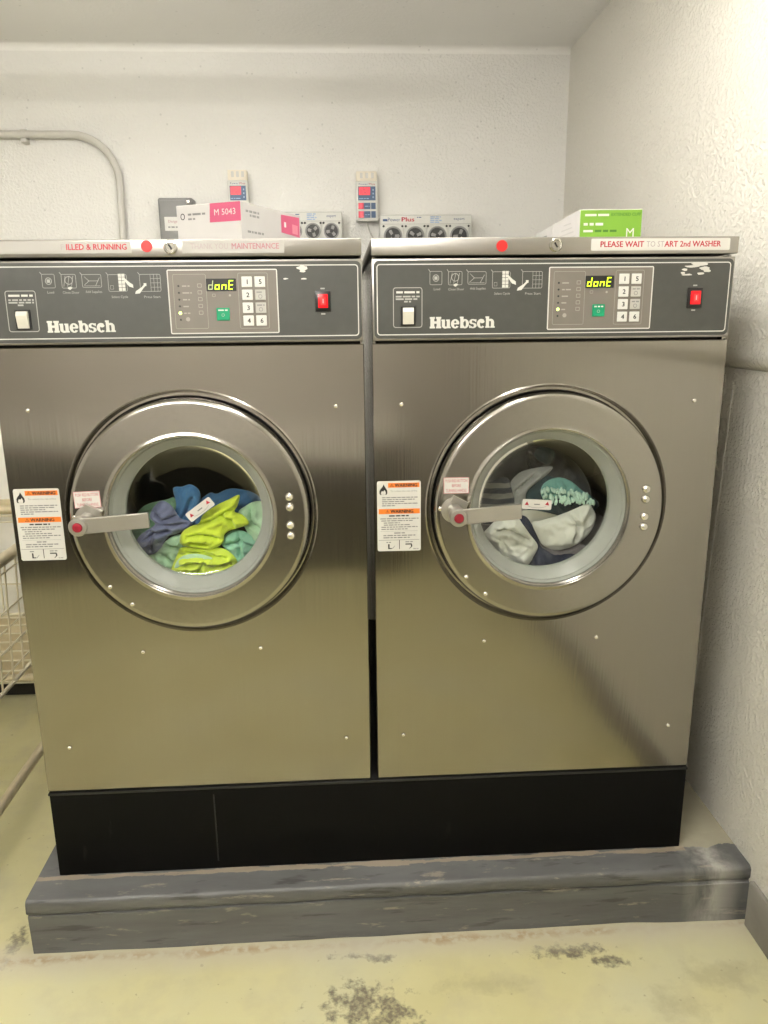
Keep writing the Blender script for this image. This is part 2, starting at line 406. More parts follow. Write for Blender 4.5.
    def text(s, txt, x, y, z, h, mat, width=None, bold=0.0, align='L', rot=0.0, xf=None):
        """cap-height h; (x,z) is lower-left (or centre) on a plane facing -Y"""
        V, Fc, (a, b, c_, d) = text_geo(txt, 0.0)
        if not V: return s
        cap = text_geo('H', 0.0)[2]; k = h/(cap[3]-cap[2]); kx = (width/(b-a)) if width else k
        W_ = (b-a)*kx; ox = {'L': 0, 'C': -W_/2, 'R': -W_}[align]; cr, sr = math.cos(rot), math.sin(rot)
        passes = [(0, 0)] if not bold else [(0, 0), (-bold, 0), (bold, 0), (0, bold*0.6), (0, -bold*0.6)]
        for i, (bu, bv) in enumerate(passes):
            O = []
            for (px, py) in V:
                u = (px-a+bu)*kx+ox; v = (py-cap[2]+bv)*k
                O.append((x+u*cr-v*sr, y-0.000012*i, z+u*sr+v*cr))
            s.add(O, Fc, mat)
        return s
    def words(s, x0, x1, z, h, y, mat, rnd, fill=0.8, xf=None):
        """a line of print too small to read: word-length strokes"""
        x = x0
        while x < x1-h*0.8:
            wl = min(rnd.uniform(1.4, 5.0)*h*0.9, x1-x)
            V = [(x, y, z), (x+wl, y, z), (x+wl, y, z+h*fill), (x, y, z+h*fill)]
            if xf: V = [xf @ Vector(p) for p in V]
            s.add(V, [(0, 1, 2, 3)], mat); x += wl+h*0.6
        return s
    def build(s, name, parent=None, loc=(0, 0, 0), smooth=35):
        me = bpy.data.meshes.new(name); me.from_pydata(s.v, [], s.f); me.update()
        for m in s.mats: me.materials.append(MATS[m])
        me.polygons.foreach_set('material_index', s.m)
        bm = bmesh.new(); bm.from_mesh(me); bmesh.ops.recalc_face_normals(bm, faces=bm.faces); bm.to_mesh(me); bm.free()
        if smooth:
            me.polygons.foreach_set('use_smooth', [True]*len(me.polygons)); me.set_sharp_from_angle(angle=math.radians(smooth))
        o = bpy.data.objects.new(name, me); COL.objects.link(o); o.location = loc
        if parent: o.parent = parent
        return o

def rrect(x0, x1, z0, z1, r, seg=5):
    P = []
    for cx, cz, a0 in ((x1-r, z1-r, 0), (x0+r, z1-r, 90), (x0+r, z0+r, 180), (x1-r, z0+r, 270)):
        for i in range(seg+1):
            a = math.radians(a0+90*i/seg); P.append((cx+r*math.cos(a), cz+r*math.sin(a)))
    return P
def tag(o, label=None, cat=None, group=None, kind=None):
    if label: o['label'] = label
    if cat: o['category'] = cat
    if group: o['group'] = group
    if kind: o['kind'] = kind
    return o
def empty(name, loc, label=None, cat=None, group=None):
    o = bpy.data.objects.new(name, None); COL.objects.link(o); o.location = loc; o.empty_display_size = 0.1
    return tag(o, label, cat, group)
def struct(o, label=None): o['kind'] = 'structure'; return tag(o, label) if label else o

# ------------------------------------------------------------------ the room
f = MB(); f.box(XL-0.1, XR+0.1, YF-0.1, YB+0.1, -0.08, 0.0, 'floor_paint'); struct(f.build('floor', smooth=0), 'pale yellow-green painted concrete floor, stained and worn')
f = MB(); f.box(XL-0.1, XR+0.1, YB, YB+0.1, 0, ZC+0.1, 'wall_paint'); struct(f.build('wall_back', smooth=0), 'off-white textured plaster wall behind the washers')
f = MB(); f.box(XL-0.1, XL, YF, YB, 0, ZC+0.1, 'wall_paint'); struct(f.build('wall_left', smooth=0), 'off-white textured wall on the left')
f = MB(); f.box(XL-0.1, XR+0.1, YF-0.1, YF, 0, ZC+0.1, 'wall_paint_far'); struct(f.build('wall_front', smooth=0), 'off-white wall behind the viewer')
f = MB(); f.box(XL-0.1, XR+0.1, YF-0.1, YB+0.1, ZC, ZC+0.1, 'ceiling_paint'); struct(f.build('ceiling', smooth=0), 'off-white painted ceiling')
# soft coved joint of ceiling and back wall
f = MB(); R_ = 0.022; prof = [(YB-R_+R_*math.sin(a), ZC-R_+R_*math.cos(a)) for a in [math.pi/2*i/8 for i in range(9)]]
V = [(x, y, z) for x in (XL, XR) for (y, z) in prof]
f.add(V, [(i, i+1, i+10, i+9) for i in range(8)], 'ceiling_paint'); struct(f.build('trim_1'), 'rounded joint between ceiling and back wall')
# right wall: upper part proud with a bull-nosed lower edge
prof = [(XRU, ZC+0.1), (XRU, ZLEDGE+0.037), (XRU, ZLEDGE+0.034)]
for i in range(1, 9):
    a = math.pi/2*i/8*1.0
    prof.append((XRU+0.034*(1-math.cos(a)), ZLEDGE+0.034-0.034*math.sin(a)))
prof += [(XR+0.02, ZLEDGE)]
full = prof+[(XR+0.1, ZLEDGE), (XR+0.1, ZC+0.1)]
f = MB(); n = len(full)
V = [(x, YF, z) for x, z in full]+[(x, YB, z) for x, z in full]
f.add(V, [(i, (i+1) % n, (i+1) % n+n, i+n) for i in range(n)]+[tuple(range(n)), tuple(range(n, 2*n))], 'wall_paint_rough')
struct(f.build('wall_right'), 'rough off-white plaster wall right of the washers, upper part with rounded lower edge')
f = MB(); f.box(XR, XR+0.1, YF, YB, 0, ZLEDGE+0.001, 'wall_paint_rough'); struct(f.build('wall_right_lower', smooth=0), 'rough off-white plaster on the lower right wall')
f = MB(); rr = random.Random(4); pts = []
for i in range(40):
    z = 0.20+i*0.025; pts.append((XR, 0.262-0.06*(z-0.4)+rr.uniform(-.002, .002), z))
f.tube(pts, 0.0022, 'wall_paint', 6); struct(f.build('trim_2'), 'thin raised plaster seam running down the right wall')
f = MB(); f.box(XR-0.012, XR, YF, -0.092, 0, 0.118, 'base_grey', 0.004); struct(f.build('baseboard_right'), 'grey baseboard along the right wall')

def light_fixture(x, y, label, tube_mat, drop, turn=0.0):
    """hanging strip light with bare tubes"""
    t = empty('ceiling_light', (x, y, ZC), label, 'light', 'fluorescent strip lights under the ceiling'); t.rotation_euler.z = turn
    b = MB(); b.box(-0.62, 0.62, -0.03, 0.03, -drop-0.035, -drop, 'fixture_white', 0.004); b.build('housing', t)
    for sx in (-0.45, 0.45):
        b = MB(); b.tube([(sx, 0, -0.0005), (sx, 0, -drop+0.0005)], 0.005, 'fixture_white', 8); b.build('hanger', t)
    for dy in (-0.055, 0.055):
        b = MB(); b.tube([(-0.59, dy, -drop-0.04), (0.59, dy, -drop-0.04)], 0.016, tube_mat, 10); b.build('tube', t)
        for sx in (-0.605, 0.605):
            b = MB(); b.box(sx-0.012, sx+0.012, min(dy*1.35, 0), max(dy*1.35, 0), -drop-0.060, -drop-0.0355, 'fixture_white', 0.002); b.build('lamp_holder', t)
light_fixture(0.84, -0.34, 'fluorescent strip light over the front of the washers', 'tube_light_near', 0.08, math.pi/2)
light_fixture(0.0, 0.42, 'added fill strip light over the rear of the washers, brightening the back wall', 'rear_fill_tube', 0.15, 0.0)  # fill light added to lift the back wall and ceiling
light_fixture(-0.10, -1.75, 'fluorescent strip light farther behind the viewer', 'tube_light_far', 0.20, 0.0)

# ------------------------------------------------------------------ plinth and black base
ZP, YP = 0.140, -0.078
f = MB(); XA, XB = -0.046, XR-0.0005
prof = [(YP+0.008, 0.0), (YP+0.006, 0.098), (YP+0.015, 0.103), (YP+0.004, 0.106), (YP, 0.112), (YP, 0.131), (YP+0.003, 0.137), (YP+0.009, ZP), (1.25, ZP), (1.25, 0.0)]
rr = random.Random(2); NX = 90; n = len(prof); V = []
for i in range(NX+1):
    x = XA+(XB-XA)*i/NX; fade = max(0.0, min(1.0, (1.40-x)/0.10))
    for k, (y, z) in enumerate(prof):
        j = 0.0
        if k <= 6: j = 0.0025*noise.noise(Vector((x*9, z*30, 1.3)))
        yy = y-(0.006*(1-fade) if k in (0, 1) else 0.0)
        if k in (2,): yy = y-0.010*(1-fade)+0.006*max(0, noise.noise(Vector((x*5, 3.1, 0))))
        V.append((x, yy+j, max(0, z+(0.6*j if 1 <= k <= 7 else 0))))
Fc = [(i*n+k, (i+1)*n+k, (i+1)*n+(k+1) % n, i*n+(k+1) % n) for i in range(NX) for k in range(n)]
Fc += [tuple(range(n)), tuple(NX*n+k for k in range(n))]
f.add(V, Fc, 'plinth_paint')
tag(f.build('concrete_plinth', smooth=50), 'dark grey painted concrete plinth with chipped rounded edge under the washers', 'plinth')

ZB0, ZB1 = 0.140, 0.350
root = empty('washer_base', (0.0, 0.0, ZB0), 'black steel base frame between the washers and the concrete plinth', 'base')
f = MB(); f.box(0.001, 1.4155, 0.0, 0.95, 0.0005, ZB1-ZB0-0.006, 'base_black', 0.002); f.build('body', root)
f = MB(); f.box(0.0, 1.4165, -0.004, 0.94, ZB1-ZB0-0.0058, ZB1-ZB0, 'frame_black', 0.0015); f.build('top_flange', root)
f = MB()
for (x, z0, z1) in ((0.352, 0.02, 0.19),): f.box(x, x+0.003, -0.0008, 0.0, z0, z1, 'frame_black')
f.build('joint', root)

# ------------------------------------------------------------------ washers
W, GAP = 0.70, 0.0155
DC = (0.3524, 0.9638)                  # door centre (local x, world z)
Z0 = 0.352
LX = [0.0, W+GAP]

SEG = {'a': (0, 2, 1, 2), 'b': (1, 1, 1, 2), 'c': (1, 0, 1, 1), 'd': (0, 0, 1, 0), 'e': (0, 0, 0, 1), 'f': (0, 1, 0, 2), 'g': (0, 1, 1, 1)}
def seven(mb, ch, x, z, w_, h, y, lit, slant=0.12):
    on = {'d': 'bcdeg', 'o': 'cdeg', 'n': 'ceg', 'E': 'adefg', '8': 'abcdefg', '0': 'abcdef', '1': 'bc', '2': 'abdeg', '3': 'abcdg', '5': 'acdfg'}[ch]
    t = w_*0.24
    for s_ in on:
        x0, z0, x1, z1 = SEG[s_]
        A = (x+x0*w_, z+z0*h/2); B = (x+x1*w_, z+z1*h/2)
        if s_ in 'adg': P = [(A[0]-t*.3, A[1]-t/2), (B[0]+t*.3, B[1]-t/2), (B[0]+t*.3, B[1]+t/2), (A[0]-t*.3, A[1]+t/2)]
        else: P = [(A[0]-t/2, A[1]-t*.3), (A[0]+t/2, A[1]-t*.3), (B[0]+t/2, B[1]+t*.3), (B[0]-t/2, B[1]+t*.3)]
        mb.flat([(px+slant*(pz-z), pz) for px, pz in P], y, lit)

def heavy_name(mb, x, z, h, width, y, mat):
    """heavy slab letters H u e b s c h drawn from bars and bowls"""
    R = []; x_h = 0.76
    def bar(x0, x1, z0, z1): R.append([(x0, z0), (x1, z0), (x1, z1), (x0, z1)])
    def arc(cx, cz, rx, rz, tx, tz, a0, a1, n=14):
        A = [math.radians(a0+(a1-a0)*i/n) for i in range(n+1)]
        for i in range(n):
            p = [(cx+rx*math.cos(A[i]), cz+rz*math.sin(A[i])), (cx+rx*math.cos(A[i+1]), cz+rz*math.sin(A[i+1])),
                 (cx+(rx-tx)*math.cos(A[i+1]), cz+(rz-tz)*math.sin(A[i+1])), (cx+(rx-tx)*math.cos(A[i]), cz+(rz-tz)*math.sin(A[i]))]
            R.append(p)
    o = 0.0
    def H():
        for a in (0.0, 0.56): bar(o+a+0.06, o+a+0.40, 0, 1); bar(o+a, o+a+0.46, 0, 0.16); bar(o+a, o+a+0.46, 0.84, 1)
        bar(o+0.38, o+0.66, 0.41, 0.61); return 1.02
    def u():
        bar(o+0.04, o+0.32, 0.22, x_h); bar(o, o+0.3, x_h-0.13, x_h); bar(o+0.48, o+0.76, 0, x_h); bar(o+0.42, o+0.7, x_h-0.13, x_h); bar(o+0.5, o+0.83, 0, 0.13)
        arc(o+0.36, 0.24, 0.32, 0.27, 0.28, 0.17, 180, 320); return 0.83
    def e():
        arc(o+0.38, x_h/2, 0.38, 0.41, 0.27, 0.13, 5, 325, 22); bar(o+0.14, o+0.72, 0.33, 0.46); return 0.77
    def b_():
        bar(o+0.05, o+0.33, 0, 1); bar(o, o+0.3, 0.86, 1); arc(o+0.46, x_h/2, 0.36, 0.41, 0.27, 0.14, -150, 150, 22); return 0.82
    def s_():
        arc(o+0.33, 0.55, 0.32, 0.235, 0.24, 0.11, 20, 250); arc(o+0.33, 0.21, 0.34, 0.235, 0.25, 0.11, -160, 80); bar(o+0.52, o+0.64, 0.52, x_h); bar(o, o+0.12, 0, 0.24)
        R.append([(o+0.08, 0.50), (o+0.3, 0.34), (o+0.58, 0.26), (o+0.36, 0.46)]); return 0.68
    def c():
        arc(o+0.38, x_h/2, 0.38, 0.41, 0.27, 0.14, 48, 318, 20); R.append([(o+0.46+0.22*math.cos(k*math.pi/4), 0.55+0.15*math.sin(k*math.pi/4)) for k in range(8)]); return 0.73
    def h_():
        bar(o+0.05, o+0.33, 0, 1); bar(o, o+0.3, 0.86, 1); bar(o, o+0.40, 0, 0.13); bar(o+0.50, o+0.78, 0, 0.5); bar(o+0.45, o+0.85, 0, 0.13)
        arc(o+0.46, 0.48, 0.32, 0.31, 0.28, 0.18, -5, 140); return 0.85
    for fn in (H, u, e, b_, s_, c, h_): o += fn()+0.015
    k = width/o
    for i, P in enumerate(R): mb.flat([(x+px*k, z+pz*h) for px, pz in P], y-0.000012*i, mat)

def dome(mb, c, r, mat, h=None, seg=14):
    h = h or r*0.7
    mb.lathe([(r, 0), (r*0.97, -h*0.35), (r*0.75, -h*0.75), (r*0.4, -h*0.95), (0.0001, -h)], c, mat, seg)

def washer(idx, label):
    x0 = LX[idx]; rnd = random.Random(10+idx)
    root = empty('washing_machine', (x0, 0.0, Z0), label, 'washer', 'stainless coin-style front load washers')
    z = lambda zz: zz-Z0
    ZT = 1.2935                                             # top of front panel
    # cabinet shell
    b = MB(); t = 0.004
    b.box(0.003, 0.003+t, 0.012, 0.93, 0.0005, z(1.452), 'panel_steel'); b.box(W-0.003-t, W-0.003, 0.012, 0.93, 0.0005, z(1.452), 'panel_steel')
    b.box(0.003+t, W-0.003-t, 0.92, 0.93, 0.0005, z(1.452), 'panel_steel'); b.box(0.003+t, W-0.003-t, 0.012, 0.92, 0.0005, 0.006, 'panel_steel')
    b.box(0.003+t, W-0.003-t, 0.03, 0.034, z(1.285), z(1.45), 'dark_tub')
    b.build('cabinet', root)
    # front panel with round cut-out, turned-in lip and outer flanges
    b = MB(); cx, cz = DC[0], z(DC[1]); RH = 0.2446; seg = 96; zb, zt = 0.001, z(ZT)
    xs = [0.0, W]; V = []; Fc = []
    NR = 7
    for i in range(seg):
        a = 2*math.pi*i/seg+math.pi/4; ca, sa = math.cos(a), math.sin(a)
        tx = ((W-0.0015-cx) if ca > 0 else (cx-0.0015))/max(1e-6, abs(ca)); tz = ((zt-0.0015-cz) if sa > 0 else (cz-zb-0.0015))/max(1e-6, abs(sa)); tt = min(tx, tz)
        for k in range(NR+1):
            r_ = RH+0.005+(tt-RH-0.005)*k/NR; V.append((cx+r_*ca, -0.0, cz+r_*sa))
    # snap corner rays exactly onto the corners
    for (ex, ez) in ((0.0015, zb+0.0015), (W-0.0015, zb+0.0015), (0.0015, zt-0.0015), (W-0.0015, zt-0.0015)):
        best = min(range(seg), key=lambda i: (Vector((V[i*(NR+1)+NR][0]-ex, V[i*(NR+1)+NR][2]-ez))).length)
        V[best*(NR+1)+NR] = (ex, 0, ez)
    for i in range(seg):
        j = (i+1) % seg
        for k in range(NR): Fc.append((i*(NR+1)+k, j*(NR+1)+k, j*(NR+1)+k+1, i*(NR+1)+k+1))
    # lip
    nlip = [(RH+0.0025, -0.0022), (RH, -0.0005), (RH-0.001, 0.004), (RH-0.001, 0.030)]
    o = len(V)
    for i in range(seg):
        a = 2*math.pi*i/seg+math.pi/4
        for (r_, y_) in nlip: V.append((cx+r_*math.cos(a), y_, cz+r_*math.sin(a)))
    for i in range(seg):
        j = (i+1) % seg; Fc.append((i*(NR+1), j*(NR+1), o+j*4, o+i*4))
        for k in range(3): Fc.append((o+i*4+k, o+j*4+k, o+j*4+k+1, o+i*4+k+1))
    # outer edges folded back
    ring = [i*(NR+1)+NR for i in range(seg)]; o2 = len(V)
    for i in ring:
        p = V[i]; q = list(p)
        q[0] = 0.0 if abs(p[0]-0.0015) < 1e-5 else (W if abs(p[0]-(W-0.0015)) < 1e-5 else p[0])
        q[2] = zb if abs(p[2]-zb-0.0015) < 1e-5 else (zt if abs(p[2]-(zt-0.0015)) < 1e-5 else p[2])
        V.append((q[0], 0.0015, q[2])); V.append((q[0], 0.03, q[2]))
    for i in range(seg):
        j = (i+1) % seg; Fc.append((ring[i], ring[j], o2+2*j, o2+2*i)); Fc.append((o2+2*i, o2+2*j, o2+2*j+1, o2+2*i+1))
    b.add(V, Fc, 'panel_steel'); b.build('front_panel', root, smooth=30)
    for (sx_, sz_) in ((0.056, 1.1768), (0.643, 1.175), (0.230, 0.672), (0.473, 0.6725), (0.057, 0.457), (0.648, 0.455)):
        b = MB(); dome(b, (sx_, -0.0002, z(sz_)), 0.0045, 'screw_metal', 0.003); b.build('screw', root)
    # dark tub front behind the door and the drum
    b = MB(); b.lathe([(0.2435, 0.0085), (0.2395, 0.0075), (0.2365, 0.0078), (0.2355, 0.0165)], (cx, 0, cz), 'panel_steel', 96); b.lathe([(0.2355, 0.0165), (0.2355, 0.05), (0.175, 0.05), (0.172, 0.062)], (cx, 0, cz), 'dark_tub', 64); b.build('tub_front', root)
    b = MB(); b.lathe([(0.172, 0.0622), (0.30, 0.066), (0.305, 0.08), (0.305, 0.55), (0.29, 0.57), (0.0001, 0.58)], (cx, 0, cz), 'drum_steel', 64)
    for k in range(3):
        a = math.radians(90+120*k+12); c_, s_ = math.cos(a), math.sin(a)
        P = [(0.304, -0.05), (0.25, -0.015), (0.25, 0.015), (0.304, 0.05)]
        pts = [(cx+r_*c_-t_*s_, cz+r_*s_+t_*c_) for r_, t_ in P]
        b.prism(pts, 0.26, 0.56, 'drum_steel')
    b.build('drum', root)
    # door -------------------------------------------------------------
    YD = -0.027
    b = MB()
    b.lathe([(0.1600, 0.012), (0.1600, -0.016), (0.1612, -0.0255), (0.1640, -0.0292), (0.1668, -0.0282), (0.170, YD), (0.1715, YD), (0.2215, YD), (0.223, YD), (0.2275, YD+0.0008), (0.2312, YD+0.0035), (0.2330, YD+0.008), (0.2330, 0.002), (0.2300, 0.004), (0.2300, 0.025), (0.165, 0.025), (0.1600, 0.012)], (cx, 0, cz), 'door_steel', 128)
    door = b.build('door', root, smooth=40)
    b = MB(); b.lathe([(0.1599, -0.012), (0.1575, -0.008), (0.1565, -0.006), (0.1540, -0.0055), (0.1385, 0.015), (0.1365, 0.018), (0.1362, 0.030)], (cx, 0, cz), 'gasket_grey', 96)
    b.lathe([(0.1599, -0.0125), (0.1599, 0.004), (0.1570, 0.004)], (cx, 0, cz), 'gasket_dark', 96); b.build('gasket', door)
    b = MB(); b.lathe([(0.1372, 0.018), (0.1330, 0.0205), (0.125, 0.0245), (0.108, 0.0285), (0.085, 0.0315), (0.05, 0.0335), (0.0001, 0.034)], (cx, 0, cz), 'door_glass', 96)
    b.build('window_glass', door)
    for bz in (1.002, 0.981, 0.945, 0.9235):
        b = MB(); dome(b, (0.5475, YD-0.0003, z(bz)), 0.0085, 'screw_metal', 0.007, 18); b.build('bolt', door)
    for bx_, bz in ((0.185, 0.826), (0.2255, 0.788), (0.131, 0.971), (0.161, 0.992)):
        b = MB(); dome(b, (bx_, YD-0.0003, z(bz)), 0.0048, 'screw_metal', 0.003); b.build('rivet', door)
    # handle: boss, arm, red push button
    hx, hz = 0.158, z(0.968)
    b = MB(); b.lathe([(0.026, YD+0.0), (0.026, YD-0.004), (0.0145, YD-0.006), (0.0135, -0.070), (0.0001, -0.070)], (hx, 0, hz), 'handle_metal', 32)
    bm = bmesh.new(); bmesh.ops.create_cube(bm, size=1)
    b2 = MB()
    b.bm(bm, 'handle_metal', Matrix.Translation((0.168, YD-0.005, z(0.985))) @ Matrix.Rotation(0.5, 4, 'Y') @ Matrix.Diagonal((0.034, 0.012, 0.014, 1)))
    b.build('handle_boss', door)
    b = MB(); b.lathe([(0.0, 0.004), (0.0165, 0.004), (0.0175, 0.0), (0.0175, -0.022), (0.016, -0.025), (0.0098, -0.0258), (0.0098, -0.018)], (hx, -0.072, hz), 'handle_metal', 32)
    L_ = 0.126; prof = [(0.004, -0.0145), (L_, -0.0150), (L_, 0.0145), (0.004, 0.0150)]
    rot = 0.045; pts = [(hx+u*math.cos(rot)-v*math.sin(rot), hz+u*math.sin(rot)+v*math.cos(rot)) for u, v in prof]
    V = [(p[0], -0.093+(p[0]-hx)*0.14, p[1]) for p in pts]+[(p[0], -0.084+(p[0]-hx)*0.14, p[1]) for p in pts]
    n = len(pts); bm = bmesh.new(); vs = [bm.verts.new(v) for v in V]
    bm.faces.new(vs[:n]); bm.faces.new(vs[:n-1:-1])
    for i in range(n): bm.faces.new((vs[i], vs[(i+1) % n], vs[(i+1) % n+n], vs[i+n]))
    bmesh.ops.recalc_face_normals(bm, faces=bm.faces)
    bmesh.ops.bevel(bm, geom=list(bm.edges), offset=0.0010, segments=1, profile=0.5, affect='EDGES')
    b.bm(bm, 'handle_metal'); tag(b.build('handle', door), 'grey metal lever handle')
    b = MB(); b.lathe([(0.0095, 0.0), (0.0095, -0.006), (0.0085, -0.0085), (0.005, -0.0095), (0.0001, -0.0098)], (hx, -0.090, hz), 'button_red', 24); tag(b.build('push_button', door), 'round red push button')
    # sticker on the door: PUSH RED BUTTON BEFORE TURNING HANDLE
    sx0, sz0 = ((0.1335, 0.989), (0.1370, 1.0015))[idx]; sw, sh = 0.0505, 0.0325
    b = MB(); y_ = YD-0.0004
    tilt = (0.03, 0.0)[idx]
    XFS = Matrix.Translation((sx0, 0, z(sz0))) @ Matrix.Rotation(-tilt, 4, 'Y')
    c_, s_ = math.cos(tilt), math.sin(tilt)
    rt = lambda P: [(sx0+u*c_-v*s_, z(sz0)+u*s_+v*c_) for u, v in P]
    b.prism(rt([(0, 0), (sw, 0), (sw, sh), (0, sh)]), y_, y_+0.0003, 'label_pink')
    b.flat(rt([(.0012, .0012), (sw-.0012, .0012), (sw-.0012, sh-.0012), (.0012, sh-.0012)]), y_-0.0001, 'label_white')
    for k, s1 in enumerate(('PUSH RED BUTTON', 'BEFORE', 'TURNING HANDLE')):
        wid = (0.043, 0.018, 0.041)[k]; px, pz = rt([(sw/2, sh-0.0095-0.0098*k)])[0]
        b.text(s1, px, y_-0.0002, pz, 0.0058, 'print_red', width=wid, align='C', rot=tilt)
    tag(b.build('door_sticker', door), 'small white sticker with red lettering')
    # arrow sticker on the glass
    g = at_y(*((200, 509.5), (537, 504.5))[idx], 0.0310); ang = (math.radians(36), math.radians(-4))[idx]
    b = MB(); lx, lz = g.x-x0, z(g.z); c_, s_ = math.cos(ang), math.sin(ang); kk = 1.0
    rt = lambda P: [(lx+(u*c_-v*s_)*kk, lz+(u*s_+v*c_)*kk) for u, v in P]
    ww, hh = 0.031, 0.0105
    yg = 0.0312
    b.prism([rt([p])[0] for p in rrect(-ww, ww, -hh, hh, 0.003, 3)], yg, yg+0.0003, 'label_white')
    b.flat(rt([(-0.026, -0.002), (-0.017, -0.002), (-0.0215, 0.006)]), yg-0.0002, 'print_red'); b.flat(rt([(0.017, 0.000), (0.026, -0.001), (0.022, 0.007)]), yg-0.0002, 'print_red')
    arc = [(0.021*math.cos(a), -0.0005+0.0062*math.sin(a)) for a in [math.pi*(1.12+0.76*i/10) for i in range(11)]]
    outer = [(u, v-0.0007) for u, v in arc]; b.flat(rt(arc+outer[::-1]), yg-0.0002, 'print_grey')
    b.flat(rt([(-0.006, -0.001), (0.006, -0.001), (0.006, 0.0015), (-0.006, 0.0015)]), yg-0.0002, 'print_grey')
    tag(b.build('arrow_sticker', door), 'white sticker with two red arrowheads')
    # warning label on the front panel ---------------------------------
    wx, wz, ww, wh = (0.0085, 0.0058)[idx], z(0.8775), 0.0885, 0.1465
    yl = -0.0006
    b = MB(); b.prism(rrect(wx, wx+ww, wz, wz+wh, 0.004, 4), yl, yl+0.0004, 'label_white'); y1 = yl-0.0002; y2 = yl-0.0004
    top = wz+wh
    b.rect(wx+0.0225, wx+ww-0.003, top-0.0135, top-0.004, y1, 'print_orange')
    b.rect(wx+0.003, wx+ww-0.002, top-0.068, top-0.0575, y1, 'print_orange')
    for (tx, tz, wid) in ((wx+0.036, top-0.0120, 0.045), (wx+0.027, top-0.0660, 0.046)):
        b.text('WARNING', tx, y2, tz, 0.0066, 'print_black', width=wid, bold=0.045)
        b.outline([(tx-0.0105, tz), (tx-0.0020, tz), (tx-0.00625, tz+0.0072)], 0.0011, y2, 'print_black')
        b.rect(tx-0.0067, tx-0.0058, tz+0.0018, tz+0.005, y2, 'print_black')
    fx, fz = wx+0.0125, top-0.0245      # flame mark
    b.flat([(fx-0.0075, fz-0.001), (fx-0.006, fz-0.0035), (fx+0.0065, fz-0.0035), (fx+0.0085, fz), (fx+0.008, fz+0.006), (fx+0.0055, fz+0.0095), (fx+0.0035, fz+0.013), (fx+0.001, fz+0.018), (fx-0.0015, fz+0.0125), (fx-0.0055, fz+0.008), (fx-0.0075, fz+0.004)], y1, 'print_black')
    b.flat([(fx-0.0035, fz-0.0032), (fx+0.0045, fz-0.0032), (fx+0.0055, fz+0.001), (fx+0.003, fz+0.0065), (fx+0.0005, fz+0.0035), (fx-0.003, fz+0.004), (fx-0.0048, fz)], y2, 'label_white')
    b.text('To reduce the risk of fire', wx+0.027, y1, top-0.0225, 0.0034, 'print_grey', width=0.054)
    for k in range(5): b.words(wx+0.010, wx+(0.082, 0.076, 0.058, 0.084, 0.036)[k], top-0.0350-0.0042*k, 0.0026, y1, 'print_grey', rnd)
    b.words(wx+0.024, wx+0.064, top-0.0735, 0.0034, y1, 'print_black', rnd)
    for k in range(6): b.words(wx+(0.006, 0.008, 0.013, 0.013, 0.008, 0.008)[k], wx+(0.084, 0.072, 0.046, 0.066, 0.082, 0.062)[k], top-0.0790-0.0044*k, 0.0026, y1, 'print_grey', rnd)
    b.rect(wx+0.006, wx+ww-0.006, top-0.1045, top-0.1041, y1, 'print_grey'); b.words(wx+0.034, wx+0.056, top-0.1095, 0.003, y1, 'print_grey', rnd)
    for k in range(2): b.words(wx+0.012, wx+(0.078, 0.066)[k], top-0.1145-0.0046*k, 0.0028, y1, 'print_grey', rnd)
    b.rect(wx+0.002, wx+ww-0.003, top-0.1235, top-0.1226, y1, 'print_grey'); b.rect(wx+0.044, wx+0.0454, wz+0.004, top-0.1235, y1, 'print_black')
    b.words(wx+0.018, wx+0.029, top-0.1290, 0.0026, y1, 'print_grey', rnd); b.words(wx+0.057, wx+0.072, top-0.1285, 0.0026, y1, 'print_grey', rnd)
    b.rect(wx+0.0215, wx+0.0245, top-0.1415, top-0.1315, y1, 'print_black'); b.rect(wx+0.0215, wx+0.029, top-0.1420, top-0.1400, y1, 'print_black')
    b.flat([(wx+0.029, top-0.1415), (wx+0.031, top-0.1415), (wx+0.036, top-0.1355), (wx+0.035, top-0.1352)], y1, 'print_grey')
    b.rect(wx+0.057, wx+0.070, top-0.1335, top-0.1310, y1, 'print_black')
    b.flat([(wx+0.068, top-0.1335), (wx+0.071, top-0.1335), (wx+0.071, top-0.1375), (wx+0.0655, top-0.1425), (wx+0.0645, top-0.1420), (wx+0.0685, top-0.1375)], y1, 'print_black')
    b.words(wx+0.073, wx+0.084, wz+0.0035, 0.0018, y1, 'print_grey', rnd)
    tag(b.build('warning_label', root), 'white warning label with two orange bands')
    # control panel ----------------------------------------------------
    b = MB(); b.box(0.0012, W-0.0012, -0.0015, 0.028, z(1.2985), z(1.4485), 'lid_steel', 0.0015); cpn = b.build('control_panel', root)
    yo = -0.0019
    oz0, oz1, ox0, ox1 = z(1.3025), z(1.4450), 0.0048, W-0.0034
    b = MB(); b.prism(rrect(ox0, ox1, oz0, oz1, 0.010), yo, yo+0.0005, 'overlay_grey')
    b.outline(rrect(ox0+0.0052, ox1-0.0052, oz0+0.0062, oz1-0.0060, 0.0065), 0.0019, yo-0.0001, 'print_light')
    b.build('overlay', cpn)
    y1 = yo-0.0002
    b = MB()                                                     # maker's name in heavy letters
    heavy_name(b, 0.1108, z(1.3208), 0.0212, 0.1256, y1, 'print_light')
    b.build('lettering', cpn)
